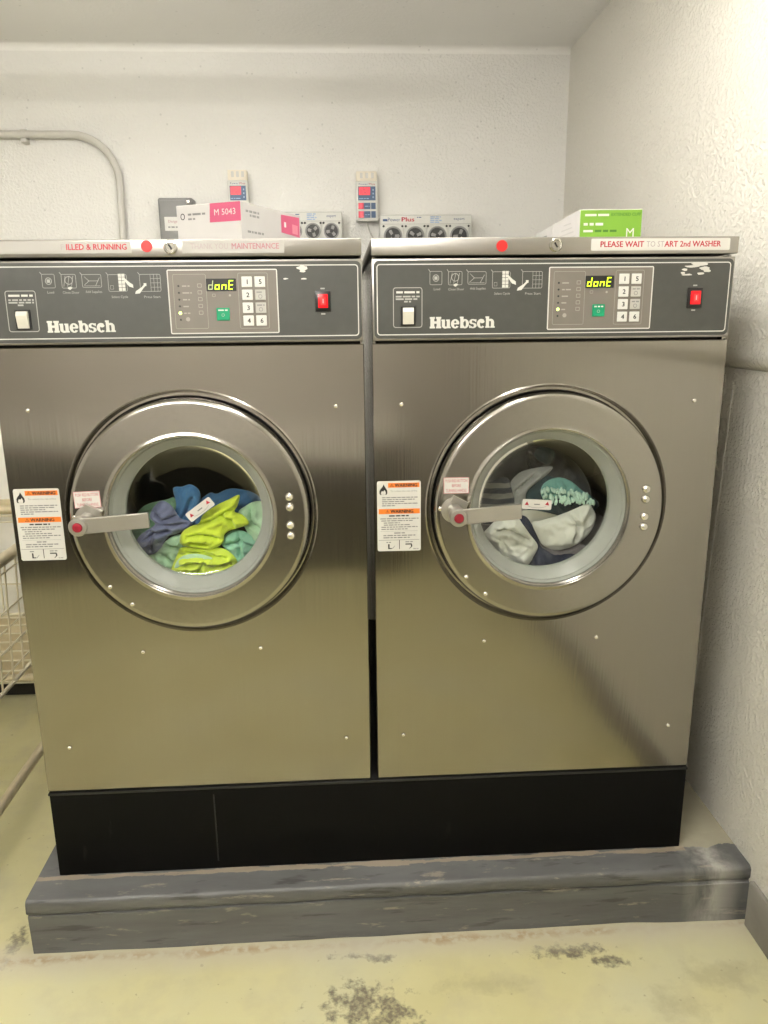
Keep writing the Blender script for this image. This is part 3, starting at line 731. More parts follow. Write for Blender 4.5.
    # pictograms
    def pict(x_0, x_1, z_0, z_1, cap, kind):
        p = MB(); a, c_ = z(z_0), z(z_1); ln = 0.0008
        p.outline(rrect(x_0, x_1, a, c_, 0.0028, 3), ln, y1, 'print_dim')
        p.flat([(x_0-0.003, c_+0.0035), (x_0-0.0018, c_+0.0035), (x_0+0.0015, c_-0.001), (x_0+0.0003, c_-0.001)], y1, 'print_dim')
        mx, mz = (x_0+x_1)/2, (a+c_)/2
        if kind == 0:
            p.outline([(mx+0.0062*math.cos(t_*math.pi/6), mz+0.0065*math.sin(t_*math.pi/6)) for t_ in range(12)], 0.0012, y1, 'print_dim')
            p.rect(mx-0.003, mx+0.003, mz-0.003, mz+0.003, y1, 'print_dim')
        elif kind == 1:
            p.outline([(mx+0.0075*math.cos(t_*math.pi/6), mz+0.0015+0.0075*math.sin(t_*math.pi/6)) for t_ in range(12)], 0.0011, y1, 'print_dim')
            for t_ in range(3): p.flat([(x_0+0.003+t_*0.007, a+0.003), (x_0+0.0038+t_*0.007, a+0.003), (x_0+0.008+t_*0.007, c_-0.003), (x_0+0.0072+t_*0.007, c_-0.003)], y1, 'print_dim')
            p.flat([(mx-0.003, a-0.001), (mx+0.001, a-0.003), (mx+0.006, a+0.001), (mx+0.002, a+0.003), (mx-0.003, a+0.0015)], y1, 'print_light')
        elif kind == 2:
            p.flat([(x_0+0.004, c_-0.004), (x_0+0.012, mz), (x_0+0.004, a+0.005), (x_0+0.004, a+0.004), (x_0+0.0135, mz), (x_0+0.005, c_-0.004)], y1, 'print_dim')
            p.rect(x_0+0.012, x_1-0.006, mz-0.0004, mz+0.0004, y1, 'print_dim'); p.flat([(x_1-0.012, a+0.003), (x_1-0.011, a+0.003), (x_1-0.003, c_-0.006), (x_1-0.004, c_-0.006)], y1, 'print_dim')
            p.rect(x_0+0.003, x_1-0.003, a+0.0028, a+0.0034, y1, 'print_dim')
        elif kind == 3:
            gx0 = x_0+0.019
            for i in range(2):
                for j in range(5): p.rect(gx0+i*0.0064, gx0+0.0056+i*0.0064, a+0.0012+j*0.0062, a+0.0066+j*0.0062, y1, 'print_light')
            p.flat([(gx0+0.011, c_-0.006), (gx0+0.020, mz+0.001), (gx0+0.026, mz-0.003), (gx0+0.0265, mz-0.009), (gx0+0.019, mz-0.0065), (gx0+0.013, mz+0.001), (gx0+0.009, c_-0.008)], y1-0.0001, 'print_light')
            p.outline([(x_0+0.0035, a+0.004), (x_0+0.0095, a+0.004), (x_0+0.0095, a+0.011), (x_0+0.0035, a+0.011)], 0.0007, y1, 'print_dim')
        else:
            gx0 = x_1-0.0185
            for i in range(4): p.rect(gx0+i*0.0062-0.0003, gx0+i*0.0062+0.0003, a, c_, y1, 'print_dim') if i < 3 else None
            for j in range(1, 4): p.rect(gx0, x_1, a+(c_-a)*j/4-0.0003, a+(c_-a)*j/4+0.0003, y1, 'print_dim')
            p.flat([(x_0-0.010, a-0.004), (x_0-0.001, a-0.003), (x_0+0.006, a+0.006), (x_0+0.011, a+0.011), (x_0+0.009, a+0.014), (x_0+0.003, a+0.008), (x_0-0.008, a+0.001)], y1-0.0001, 'print_light')
            p.rect(x_0+0.007, x_0+0.012, a+0.010, a+0.015, y1, 'print_light')
        p.text(cap, mx+0.002, y1, a-0.0095-(0.002 if kind > 2 else 0), 0.0042, 'print_dim', align='C', width=min(0.030, 0.0030*len(cap)))
        p.build('pictogram', cpn)
    pict(0.1104, 0.1340, 1.4005, 1.4255, 'Load', 0); pict(0.1455, 0.1722, 1.4000, 1.4250, 'Close Door', 1)
    pict(0.1825, 0.2180, 1.4010, 1.4245, 'Add Supplies', 2); pict(0.2295, 0.2640, 1.3935, 1.4240, 'Select Cycle', 3); pict(0.2870, 0.3255, 1.3930, 1.4240, 'Press Start', 4)
    # left instruction box with ivory rocker
    b = MB(); b.outline(rrect(0.0408, 0.0966, z(1.3225), z(1.3966), 0.005, 4), 0.0014, y1, 'print_dim')
    b.words(0.047, 0.091, z(1.3858), 0.0046, y1, 'print_light', rnd)
    for k in range(3): b.words((0.046, 0.046, 0.062)[k], (0.092, 0.092, 0.075)[k], z(1.3784-0.0046*k), 0.0036, y1, 'print_dim', rnd)
    b.build('instruction_box', cpn)
    b = MB(); b.box(0.0555, 0.0835, yo-0.0035, yo, z(1.3260), z(1.3622), 'switch_bezel', 0.001)
    V = [(0.0590, yo-0.0036, z(1.3290)), (0.0800, yo-0.0036, z(1.3290)), (0.0800, yo-0.0036, z(1.3595)), (0.0590, yo-0.0036, z(1.3595)),
         (0.0595, yo-0.0055, z(1.3292)), (0.0795, yo-0.0055, z(1.3292)), (0.0795, yo-0.0110, z(1.3520)), (0.0595, yo-0.0110, z(1.3520)), (0.0795, yo-0.0075, z(1.3592)), (0.0595, yo-0.0075, z(1.3592))]
    b.add(V, [(4, 5, 6, 7), (7, 6, 8, 9), (0, 1, 5, 4), (3, 2, 8, 9), (0, 4, 7, 9, 3), (1, 5, 6, 8, 2)], 'switch_ivory'); tag(b.build('rocker_switch', cpn, smooth=0), 'ivory rocker switch in a black surround')
    # control plate
    b = MB(); b.prism(rrect(0.3376, 0.5405, z(1.3155), z(1.4318), 0.003, 3), yo-0.0006, yo, 'plate_taupe'); yp = yo-0.0008
    b.outline(rrect(0.3376, 0.5405, z(1.3155), z(1.4318), 0.003, 3), 0.0021, yp, 'print_light')
    b.outline(rrect(0.3475, 0.4085, z(1.3250), z(1.4235), 0.003, 3), 0.0007, yp, 'print_taupe'); b.outline(rrect(0.4670, 0.5225, z(1.3245), z(1.4250), 0.003, 3), 0.0007, yp, 'print_taupe')
    for k in range(5):
        zz = z(1.4025-0.0122*k); b.words(0.364, (0.378, 0.381, 0.377, 0.374, 0.376)[k], zz-0.0015, 0.003, yp, 'print_taupe', rnd)
        b.outline(rrect(0.392, 0.400, zz-0.003, zz+0.004, 0.001, 2), 0.001, yp, 'print_taupe')
    b.disc((0.371, yp, z(1.3425)), 0.004, 'print_taupe', 12)
    b.outline(rrect(0.4185, 0.4245, z(1.3825), z(1.388), 0.001, 2), 0.0008, yp, 'print_taupe'); b.disc((0.451, yp, z(1.385)), 0.0022, 'print_taupe', 10)
    b.build('control_plate', cpn)
    for k in range(6):
        lit = (k == 4)
        b = MB(); dome(b, (0.3575, yp-0.0001, z(1.4025-0.0122*k)), 0.0030 if lit else 0.0019, 'led_lit' if lit else 'led_off', 0.001, 10); b.build('indicator_lamp', cpn)
    b = MB(); b.prism(rrect(0.4085, 0.4640, z(1.3925), z(1.4150), 0.001, 2), yp-0.0008, yp, 'switch_bezel')
    for k, ch in enumerate('donE'):
        seven(b, ch, 0.4125+k*0.0124, z(1.3962), 0.0068, 0.0150, yp-0.0011, 'segment_dim' if (k == 0 and idx == 0) else 'segment_lit')
    tag(b.build('display', cpn), 'black display with glowing yellow-green letters')
    b = MB(); b.box(0.4245, 0.4490, yp-0.0012, yp, z(1.3395), z(1.3625), 'key_green', 0.0008, 1)
    b.words(0.428, 0.4455, z(1.3570), 0.0032, yp-0.0014, 'print_light', rnd); b.outline([(0.4367+0.003*math.cos(t_*math.pi/4), z(1.3495)+0.003*math.sin(t_*math.pi/4)) for t_ in range(8)], 0.0008, yp-0.0014, 'print_dim')
    tag(b.build('start_button', cpn), 'green square start button')
    for (kx, kz, ch) in [(0, r_, '1234'[r_]) for r_ in range(4)]+[(1, 0, '5'), (1, 1, None), (1, 2, None), (1, 3, '6')]:
        xx = 0.4738+kx*0.0240; zt_ = 1.4184-kz*0.0234
        b = MB(); b.box(xx, xx+0.0196, yp-0.0014, yp, z(zt_-0.0190), z(zt_), 'key_white' if ch else 'key_grey', 0.0007, 1)
        if ch: b.text(ch, xx+0.0108, yp-0.0016, z(zt_-0.0136), 0.0082, 'print_black', align='C', bold=0.03)
        else:
            b.words(xx+0.003, xx+0.017, z(zt_-0.006), 0.003, yp-0.0016, 'print_grey', rnd)
            b.outline([(xx+0.0098+0.004*math.cos(t_*math.pi/4), z(zt_-0.0125)+0.004*math.sin(t_*math.pi/4)) for t_ in range(8)], 0.0012, yp-0.0016, 'print_grey')
        b.build('key', cpn)
    # red lit rocker
    b = MB(); b.box(0.6095, 0.6388, yo-0.0035, yo, z(1.3538), z(1.3915), 'switch_bezel', 0.001)
    b.box(0.6150, 0.6335, yo-0.0085, yo-0.003, z(1.3605), z(1.3855), 'red_lit', 0.001); b.rect(0.6200, 0.6290, z(1.3660), z(1.3800), yo-0.0087, 'red_lit_core')
    b.rect(0.6235, 0.6255, z(1.3690), z(1.3770), yo-0.0088, 'label_pink')
    tag(b.build('power_switch', cpn), 'glowing red rocker switch')
    for mz in (1.3945, 1.3485):
        b = MB(); b.rect(0.620, 0.628, z(mz), z(mz)+0.0026, y1, 'print_dim'); b.build('switch_marking', cpn)
    # torn remains of labels
    rt_ = random.Random(3+idx); b = MB()
    def scrap(x_, z_, w_, h_):
        P = [(x_+w_*0.5*math.cos(t_)*rt_.uniform(.7, 1.1), z_+h_*0.5*math.sin(t_)*rt_.uniform(.6, 1.15)) for t_ in [2*math.pi*i/11 for i in range(11)]]
        b.flat(P, y1-0.0001, 'label_white')
    if idx == 0:
        scrap(0.588, z(1.4330), 0.022, 0.010); scrap(0.5875, z(1.4270), 0.012, 0.005); scrap(0.590, z(1.4135), 0.012, 0.003); scrap(0.556, z(1.4140), 0.010, 0.003)
    else:
        scrap(0.630, z(1.4350), 0.040, 0.008); scrap(0.615, z(1.4310), 0.030, 0.005); scrap(0.640, z(1.4270), 0.022, 0.008); scrap(0.601, z(1.4250), 0.012, 0.005)
        scrap(0.606, z(1.4155), 0.024, 0.004); scrap(0.633, z(1.4175), 0.018, 0.005); scrap(0.598, z(1.4190), 0.010, 0.004); scrap(0.645, z(1.4225), 0.014, 0.006)
    tag(b.build('torn_sticker', cpn), 'torn white sticker remains')
    # lid ----------------------------------------------------------------
    b = MB(); b.box(0.0, W+(0.001 if idx else -0.002), -0.006, 0.935, z(1.4535), z(1.4850), 'lid_steel', 0.0022); lid = b.build('lid', root)
    yl = -0.0063
    dx = (0.306, 0.2455)[idx]; b = MB(); b.lathe([(0.0105, 0.0), (0.0105, -0.0004), (0.0001, -0.0005)], (dx, yl, z(1.4725-0.003*idx)), 'dot_red', 24); tag(b.build('dot_sticker', lid), 'round red dot sticker')
    b = MB(); lx, lz = (0.349, 0.3472)[idx], z(1.4705)
    b.lathe([(0.0125, 0.0), (0.0125, -0.003), (0.0105, -0.005), (0.0085, -0.0052), (0.0080, -0.0035), (0.0001, -0.0035)], (lx, yl, lz), 'chrome', 24)
    b.prism([(lx+u*0.8-v*0.5, lz+u*0.5+v*0.8) for u, v in ((-0.0016, -0.0055), (0.0016, -0.0055), (0.0016, 0.0055), (-0.0016, 0.0055))], yl-0.0042, yl-0.0034, 'switch_bezel'); b.build('lid_lock', lid)
    if idx == 0:
        b = MB(); b.prism([(0.012, z(1.4605)), (0.278, z(1.4605)), (0.278, z(1.4815)), (0.012, z(1.4815))], yl, yl+0.0004, 'label_clear')
        b.text('F', 0.1525, yl-0.0002, z(1.4668), 0.0098, 'print_red_ghost'); b.text('ILLED & RUNNING', 0.1622, yl-0.0002, z(1.4668), 0.0098, 'print_red', width=0.1075, bold=0.028)
        tag(b.build('lid_sticker', lid), 'clear sticker lettered in worn red')
        b = MB(); b.prism([(0.3695, z(1.4595)), (0.555, z(1.4595)), (0.555, z(1.4825)), (0.3695, z(1.4825))], yl, yl+0.0004, 'label_clear')
        b.text('THANK YOU', 0.3850, yl-0.0002, z(1.4670), 0.0098, 'print_red_ghost', width=0.068); b.text('MAINTENANCE', 0.4600, yl-0.0002, z(1.4670), 0.0098, 'print_red_faded', width=0.086, bold=0.02)
        tag(b.build('lid_sticker', lid), 'clear sticker with faded red lettering')
    else:
        b = MB(); b.prism(rrect(0.4150, 0.6830, z(1.4600), z(1.4815), 0.002, 2), yl, yl+0.0004, 'label_white')
        b.text('PLEASE WAIT', 0.4330, yl-0.0002, z(1.4665), 0.0100, 'print_red', width=0.0830, bold=0.028)
        b.text('TO ST', 0.5210, yl-0.0002, z(1.4665), 0.0100, 'print_red_ghost', width=0.034)
        b.text('ART 2nd WASHER', 0.5560, yl-0.0002, z(1.4665), 0.0100, 'print_red', width=0.1090, bold=0.028)
        tag(b.build('lid_sticker', lid), 'white sticker lettered in red')
    return root
washer(0, 'stainless front-load washer on the left, lime and blue laundry inside')
washer(1, 'stainless front-load washer beside the right wall, white and navy laundry inside')

# ------------------------------------------------------------------ laundry
def smooth_poly(P, sub=4):
    n = len(P); out = []
    for i in range(n):
        p0, p1, p2, p3 = Vector(P[i-1]), Vector(P[i]), Vector(P[(i+1) % n]), Vector(P[(i+2) % n])
        for k in range(sub):
            t = k/sub; out.append(0.5*((2*p1)+(p2-p0)*t+(2*p0-5*p1+4*p2-p3)*t*t+(3*p1-p0-3*p2+p3)*t**3))
    return out
def seg_dist(p, a, b):
    d = b-a; L2 = d.length_squared; t = 0 if L2 == 0 else max(0, min(1, (p-a).dot(d)/L2)); return (p-(a+d*t)).length
def towel(name, label, win, poly, Y, mat, bulge=0.02, fold=35, amp=0.006, freq=34, creases=(), thick=0.012, seed=0, step=0.0034, tiltz=0.0, group=None):
    """poly in the window-crop frame; a crumpled, closed cloth bundle lying at depth Y"""
    bx, by, s = ((100, 430, 4.2667), (460, 420, 4.2667))[win]
    to = lambda u, v: at_y(bx+u/s, by+v/s, Y)
    P3 = [to(u, v) for u, v in poly]; cen = Vector((sum(p.x for p in P3)/len(P3), Y, sum(p.z for p in P3)/len(P3)))
    P = smooth_poly([(p.x-cen.x, p.z-cen.z) for p in P3])
    CR = [[Vector((q.x-cen.x, q.z-cen.z)) for q in (to(u, v) for u, v in c)] for c in creases]
    xs = [p.x for p in P]; zs = [p.y for p in P]
    pts = list(P); nP = len(P); rnd = random.Random(seed)
    edges = [(Vector(P[i]), Vector(P[(i+1) % nP])) for i in range(nP)]
    def inside(p):
        c = False
        for a, b in edges:
            if (a.y > p.y) != (b.y > p.y) and p.x < (b.x-a.x)*(p.y-a.y)/(b.y-a.y)+a.x: c = not c
        return c
    z_ = min(zs)
    row = 0
    while z_ < max(zs):
        x_ = min(xs)+(row % 2)*step*0.5
        while x_ < max(xs):
            p = Vector((x_+rnd.uniform(-.2, .2)*step, z_+rnd.uniform(-.2, .2)*step))
            if inside(p) and min(seg_dist(p, a, b) for a, b in edges) > step*0.45: pts.append(p)
            x_ += step
        z_ += step*0.866; row += 1
    vo, _, fo, *_r = delaunay_2d_cdt([Vector(p) for p in pts], [(i, (i+1) % nP) for i in range(nP)], [], 1, 1e-6)
    a = math.radians(fold); ca, sa = math.cos(a), math.sin(a); so = Vector((seed*3.17, seed*1.31, seed*0.7))
    V = []; Vb = []
    for p in vo:
        d = min(seg_dist(p, a_, b_) for a_, b_ in edges)
        u = p.x*ca+p.y*sa; v = -p.x*sa+p.y*ca
        wx = noise.noise(Vector((p.x*22, p.y*22, 0))+so)*0.022
        n1 = noise.noise(Vector((u*freq*0.32, (v+wx)*freq, 0.3))+so); n2 = noise.noise(Vector((u*freq*0.9, (v+wx)*freq*2.2, 5.3))+so)
        env = 1-math.exp(-d/0.007)
        n3 = noise.noise(Vector((u*freq*1.6+n1, (v+wx)*freq*1.3, 9.1))+so)
        h = bulge*(1-math.exp(-d/0.014))*0.75+env*(amp*3.4*abs(n1)+amp*1.5*abs(n2)+amp*1.2*abs(n3)-amp*1.2)
        for c in CR:
            dc = min(seg_dist(p, c[i], c[i+1]) for i in range(len(c)-1)); h += env*bulge*(0.30*math.exp(-((dc-0.009)/0.006)**2)-0.85*math.exp(-dc/0.0032))
        V.append((p.x, -h+tiltz*p.y, p.y)); Vb.append((p.x, thick*env+0.001+tiltz*p.y, p.y))
    n = len(V); b = MB(); bound = set()
    cnt = {}
    for f_ in fo:
        for i in range(3):
            e = tuple(sorted((f_[i], f_[(i+1) % 3]))); cnt[e] = cnt.get(e, 0)+1
    Fc = [tuple(f_) for f_ in fo]+[tuple(i+n for i in reversed(f_)) for f_ in fo]
    for e, k in cnt.items():
        if k == 1: Fc.append((e[0], e[1], e[1]+n, e[0]+n))
    b.add(V+Vb, Fc, mat); o = b.build(name, loc=cen, smooth=75)
    return tag(o, label, 'towel', group)
GL = 'laundry in the left washer'; GR = 'laundry in the right washer'
towel('towel', 'mid-blue towel standing up highest in the left washer', 0, [(312, 250), (350, 242), (388, 233), (425, 262), (425, 320), (400, 400), (350, 420), (310, 390), (325, 320)], 0.120+0.004, 'towel_blue', 0.018, 75, 0.004, 30, [[(395, 290), (360, 370)]], seed=2, group=GL)
towel('towel', 'deep blue towel behind the lime towel in the left washer', 0, [(375, 350), (425, 300), (470, 268), (500, 272), (555, 250), (640, 262), (690, 300), (660, 370), (560, 400), (450, 420), (385, 400)], 0.128+0.004, 'towel_deep_blue', 0.016, 25, 0.005, 34, seed=3, group=GL)
towel('towel', 'sage green towel edge at far left inside the left washer', 0, [(120, 420), (170, 340), (215, 312), (280, 298), (320, 290), (330, 350), (260, 400), (200, 470), (140, 470)], 0.128+0.004, 'towel_sage', 0.012, 20, 0.004, 40, seed=4, group=GL)
towel('towel', 'mint towel against the right edge of the left washer window', 0, [(590, 350), (620, 325), (650, 308), (690, 305), (730, 340), (730, 440), (690, 500), (655, 490), (630, 440), (605, 390)], 0.090+0.004, 'towel_mint', 0.018, 60, 0.005, 44, [[(640, 330), (650, 400), (690, 420)]], seed=5, group=GL)
towel('towel', 'teal-mint towel below right of the lime towel in the left washer', 0, [(515, 480), (545, 440), (585, 425), (630, 440), (668, 480), (665, 530), (620, 570), (580, 580), (555, 530)], 0.084+0.004, 'towel_teal_mint', 0.018, -20, 0.005, 46, [[(540, 490), (600, 470), (650, 500)], [(590, 440), (600, 530)]], seed=6, group=GL)
towel('towel', 'slate purple towel at the left of the left washer window', 0, [(212, 372), (228, 330), (262, 302), (300, 318), (325, 352), (345, 378), (392, 395), (368, 425), (320, 445), (290, 455), (262, 500), (228, 530), (190, 528), (150, 490), (170, 450), (215, 418), (235, 400)], 0.084+0.004, 'towel_slate', 0.022, 40, 0.005, 36, [[(232, 350), (262, 385), (330, 365)], [(240, 405), (300, 400), (370, 400)], [(190, 470), (230, 440), (300, 425)], [(225, 430), (215, 510)]], seed=7, group=GL)
towel('towel', 'pale green towel low on the left inside the left washer', 0, [(150, 540), (240, 520), (275, 478), (315, 452), (355, 450), (370, 505), (345, 570), (310, 610), (250, 615), (195, 585)], 0.094, 'towel_pale_green', 0.018, 55, 0.006, 36, [[(270, 490), (330, 500)], [(260, 525), (310, 560)]], seed=8, group=GL)
towel('towel', 'lime green crumpled towel at the bottom of the left washer window', 0, [(330, 530), (350, 500), (420, 505), (490, 500), (545, 515), (585, 560), (560, 605), (480, 640), (385, 645), (310, 615), (305, 590)], 0.074+0.004, 'towel_lime', 0.020, 8, 0.008, 40, [[(340, 530), (440, 525), (540, 545)], [(330, 575), (430, 560), (480, 585), (560, 565)], [(420, 600), (450, 560)]], seed=9, group=GL)
towel('towel', 'mint strip of towel folded into the bottom lime towel', 0, [(350, 540), (400, 528), (450, 535), (480, 548), (450, 556), (400, 552), (360, 575), (320, 590), (325, 565)], 0.060+0.004, 'towel_mint', 0.008, 10, 0.003, 50, seed=12, group=GL)
towel('towel', 'bright lime green towel in the middle of the left washer window', 0, [(422, 398), (440, 362), (490, 325), (545, 298), (594, 277), (588, 320), (575, 348), (608, 362), (636, 400), (590, 418), (548, 432), (530, 450), (524, 482), (480, 508), (420, 505), (345, 488), (348, 440), (385, 412)], 0.066+0.004, 'towel_lime', 0.020, 30, 0.006, 30, [[(430, 395), (480, 385), (540, 345), (585, 330)], [(520, 365), (560, 385), (575, 420)], [(370, 455), (430, 440), (500, 460)], [(390, 480), (460, 490)]], seed=10, group=GL)
# right washer
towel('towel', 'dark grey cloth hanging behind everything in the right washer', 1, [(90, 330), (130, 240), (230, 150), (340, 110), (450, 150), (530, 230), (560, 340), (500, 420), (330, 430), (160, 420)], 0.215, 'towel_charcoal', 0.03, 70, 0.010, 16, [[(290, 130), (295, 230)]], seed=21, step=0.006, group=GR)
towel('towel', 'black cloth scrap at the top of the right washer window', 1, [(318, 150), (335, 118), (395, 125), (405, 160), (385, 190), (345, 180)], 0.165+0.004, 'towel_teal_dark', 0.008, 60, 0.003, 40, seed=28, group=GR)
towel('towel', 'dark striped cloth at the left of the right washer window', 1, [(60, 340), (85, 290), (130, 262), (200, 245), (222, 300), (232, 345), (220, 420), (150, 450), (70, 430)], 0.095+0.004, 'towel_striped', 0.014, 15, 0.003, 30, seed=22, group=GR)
towel('towel', 'pale grey towel slanting up in the right washer', 1, [(222, 330), (215, 270), (255, 225), (320, 205), (395, 200), (370, 235), (330, 265), (290, 300), (280, 345), (290, 420), (240, 430)], 0.105+0.004, 'towel_grey', 0.018, 50, 0.004, 22, [[(240, 300), (320, 230)]], seed=23, group=GR)
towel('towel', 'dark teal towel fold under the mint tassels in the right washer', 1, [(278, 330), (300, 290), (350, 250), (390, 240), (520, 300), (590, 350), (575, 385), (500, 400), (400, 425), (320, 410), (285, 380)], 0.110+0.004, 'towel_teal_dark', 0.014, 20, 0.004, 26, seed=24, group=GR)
pt = towel('towel', 'teal towel with pale mint tassel fringe in the right washer', 1, [(345, 300), (365, 265), (420, 245), (475, 262), (520, 300), (560, 325), (540, 345), (480, 345), (420, 335), (360, 340)], 0.094+0.004, 'towel_teal', 0.018, 70, 0.004, 40, seed=25, group=GR)
rp = random.Random(8)
spots = [(352+q*12.5+rp.uniform(-4, 4), 300+0.0007*(q*12.5)**2+rp.uniform(-6, 6)) for q in range(16)]+[(356+q*13.5+rp.uniform(-4, 4), 326+0.0007*(q*12.5)**2+rp.uniform(-7, 7)) for q in range(17)]+[(395+q*15+rp.uniform(-4, 4), 347+rp.uniform(-5, 5)) for q in range(9)]
for (u, v) in spots:
    p = at_y(460+u/4.2667, 420+v/4.2667, 0.0705); bm = bmesh.new(); bmesh.ops.create_icosphere(bm, subdivisions=2, radius=1.0)
    for q in bm.verts: q.co *= 1+0.45*noise.noise(q.co*1.8+Vector((u, v, 0)))
    k = rp.uniform(0.7, 1.15)
    b = MB(); b.bm(bm, 'pom_mint', Matrix.Rotation(rp.uniform(-0.5, 0.5), 4, 'Y') @ Matrix.Diagonal((0.0038*k, 0.0045, 0.0078*k, 1)))
    o = b.build('tassel', pt, smooth=80); o.location = p-pt.location
towel('towel', 'cream towel strip beneath the handle in the right washer', 1, [(262, 392), (310, 385), (370, 395), (420, 410), (400, 425), (330, 440), (285, 450)], 0.088+0.004, 'towel_cream', 0.010, 5, 0.002, 24, seed=26, group=GR)
towel('towel', 'navy blue cloth winding between white towels in the right washer', 1, [(232, 425), (255, 408), (285, 415), (312, 455), (335, 505), (350, 545), (410, 565), (475, 570), (520, 590), (450, 650), (330, 650), (285, 610), (318, 575), (322, 535), (285, 480)], 0.080+0.004, 'towel_navy', 0.016, -55, 0.004, 36, seed=27, group=GR)
towel('towel', 'mauve-grey cloth at the bottom of the right washer window', 1, [(340, 530), (365, 520), (440, 548), (500, 530), (540, 540), (510, 570), (440, 582), (375, 580)], 0.082+0.004, 'towel_mauve', 0.012, 10, 0.004, 40, seed=29, group=GR)
towel('towel', 'large white towel on the right of the right washer window', 1, [(308, 440), (340, 430), (400, 414), (470, 388), (545, 358), (570, 385), (580, 415), (562, 470), (515, 520), (460, 548), (405, 555), (355, 535), (330, 495)], 0.070+0.004, 'towel_white', 0.018, 28, 0.005, 30, [[(470, 400), (500, 450), (490, 510)]], seed=30, group=GR)
towel('towel', 'white terry towel low on the left of the right washer window', 1, [(100, 495), (125, 455), (165, 422), (240, 415), (268, 445), (300, 490), (332, 535), (318, 575), (285, 620), (210, 610), (140, 570)], 0.066+0.004, 'towel_white', 0.022, -30, 0.006, 40, [[(150, 470), (220, 470), (290, 510)]], seed=31, group=GR)

# ------------------------------------------------------------------ glove boxes on the lids
ZL = 1.4852
def carton(name, label, origin, ang, w_, d_, h_):
    r = empty(name, origin, label, 'box'); r.rotation_euler = (0, 0, ang); return r
# pink-banded box: near corner at local origin, front (narrow) face along -X, side face along +Y
r = carton('glove_box', 'white glove box with pink band on the left washer', (0.4775, 0.012, ZL), math.radians(-25), 0, 0, 0)
bw, bd, bh = 0.142, 0.232, 0.0665
b = MB(); b.box(-bw, 0, 0, bd, 0, bh, 'box_white', 0.001, 1); body = b.build('carton_body', r)
rn = random.Random(1)
b = MB(); yb = -0.0004
b.flat([(-0.068, bh-0.0335), (-0.0, bh-0.0335), (-0.0, bh), (-0.066, bh)], yb, 'box_pink'); b.text('M 5043', -0.034, yb-0.0002, bh-0.0215, 0.0105, 'label_white', align='C', width=0.046)
XS = Matrix(((0, -1, 0, 0.0004), (1, 0, 0, 0), (0, 0, 1, 0), (0, 0, 0, 1)))     # print plane turned onto the +X side: local x runs along +Y
side = lambda P, m_, e=0.0: b.add([(0.0004+e, u, v) for u, v in P], [tuple(range(len(P)))], m_)
side([(0.0, 0.0), (bd, 0.0), (bd, bh), (0.0, bh)], 'box_side_shade_print')  # whole side face coloured darker, its shade painted in
side([(0.150, 0.026), (0.228, 0.0225), (0.228, 0.062), (0.150, 0.060)], 'box_pink', 0.0003); side([(0.196, 0.028), (0.220, 0.027), (0.220, 0.045), (0.196, 0.046)], 'box_pink_pale', 0.0005); side([(0.162, 0.037), (0.170, 0.037), (0.170, 0.047), (0.162, 0.047)], 'label_white', 0.0005)
b.build('pink_band', r)
b = MB(); b.outline([(-0.128+0.005*math.cos(t_*math.pi/6), 0.046+0.006*math.sin(t_*math.pi/6)) for t_ in range(12)], 0.0016, yb, 'print_black')
b.words(-0.116, -0.077, 0.0475, 0.0046, yb, 'print_grey', rn); b.words(-0.116, -0.100, 0.0395, 0.004, yb, 'print_grey', rn)
for (y0_, z_, l_) in ((0.016, 0.050, 0.05), (0.030, 0.043, 0.03), (0.020, 0.014, 0.06)): 
    y_ = y0_
    while y_ < y0_+l_:
        q = rn.uniform(0.006, 0.014); b.add([(0.0008, y_, z_), (0.0008, y_+q, z_), (0.0008, y_+q, z_+0.004), (0.0008, y_, z_+0.004)], [(0, 1, 2, 3)], 'print_grey'); y_ += q+0.003
b.build('carton_print', r)
# green box
r = carton('glove_box', 'lime green and white glove box on the right washer', (1.1145, 0.022, ZL), math.radians(-3.0), 0, 0, 0)
bw, bd, bh = 0.119, 0.235, 0.0515
b = MB(); b.box(0, bw, 0, bd, 0, bh, 'box_white', 0.0008, 1); b.build('carton_body', r)
b = MB(); b.prism([(0.0012, 0.001), (bw-0.001, 0.001), (bw-0.001, bh-0.0015), (0.0012, bh-0.0015)], -0.0005, 0.0, 'box_green'); y_ = -0.0007
b.text('EXTENDED CUFF', 0.060, y_, 0.0395, 0.0050, 'print_dark_green', width=0.056, bold=0.02)
b.words(0.010, 0.056, 0.0392, 0.005, y_, 'label_white', rn); b.words(0.008, 0.045, 0.0225, 0.0058, y_, 'label_white', rn)
b.words(0.008, 0.026, 0.0105, 0.005, y_, 'label_white', rn); b.words(0.030, 0.076, 0.0105, 0.005, y_, 'print_dark_green', rn)
b.text('M', 0.090, y_, 0.0015, 0.0155, 'label_white'); b.build('green_front', r)
b = MB()
for k in range(4): b.add([(-0.0004, 0.03+0.012*k, 0.006+0.009*k), (-0.0004, 0.19-0.02*k, 0.008+0.009*k), (-0.0004, 0.19-0.02*k, 0.0105+0.009*k), (-0.0004, 0.03+0.012*k, 0.0085+0.009*k)], [(0, 1, 2, 3)], 'box_side_shade_print')
b.build('side_print', r)

r = carton('glove_box', 'plain white box end to end behind the lime green glove box', (1.1275, 0.262, ZL), math.radians(-3.5), 0, 0, 0)
b = MB(); b.box(0, 0.119, 0, 0.205, 0, 0.0515, 'box_white', 0.0008, 1); b.build('carton_body', r)
b = MB(); b.add([(-0.0004, u, v) for u, v in ((0.06, 0.030), (0.16, 0.034), (0.16, 0.038), (0.06, 0.035))], [(0, 1, 2, 3)], 'print_grey'); b.build('side_print', r)

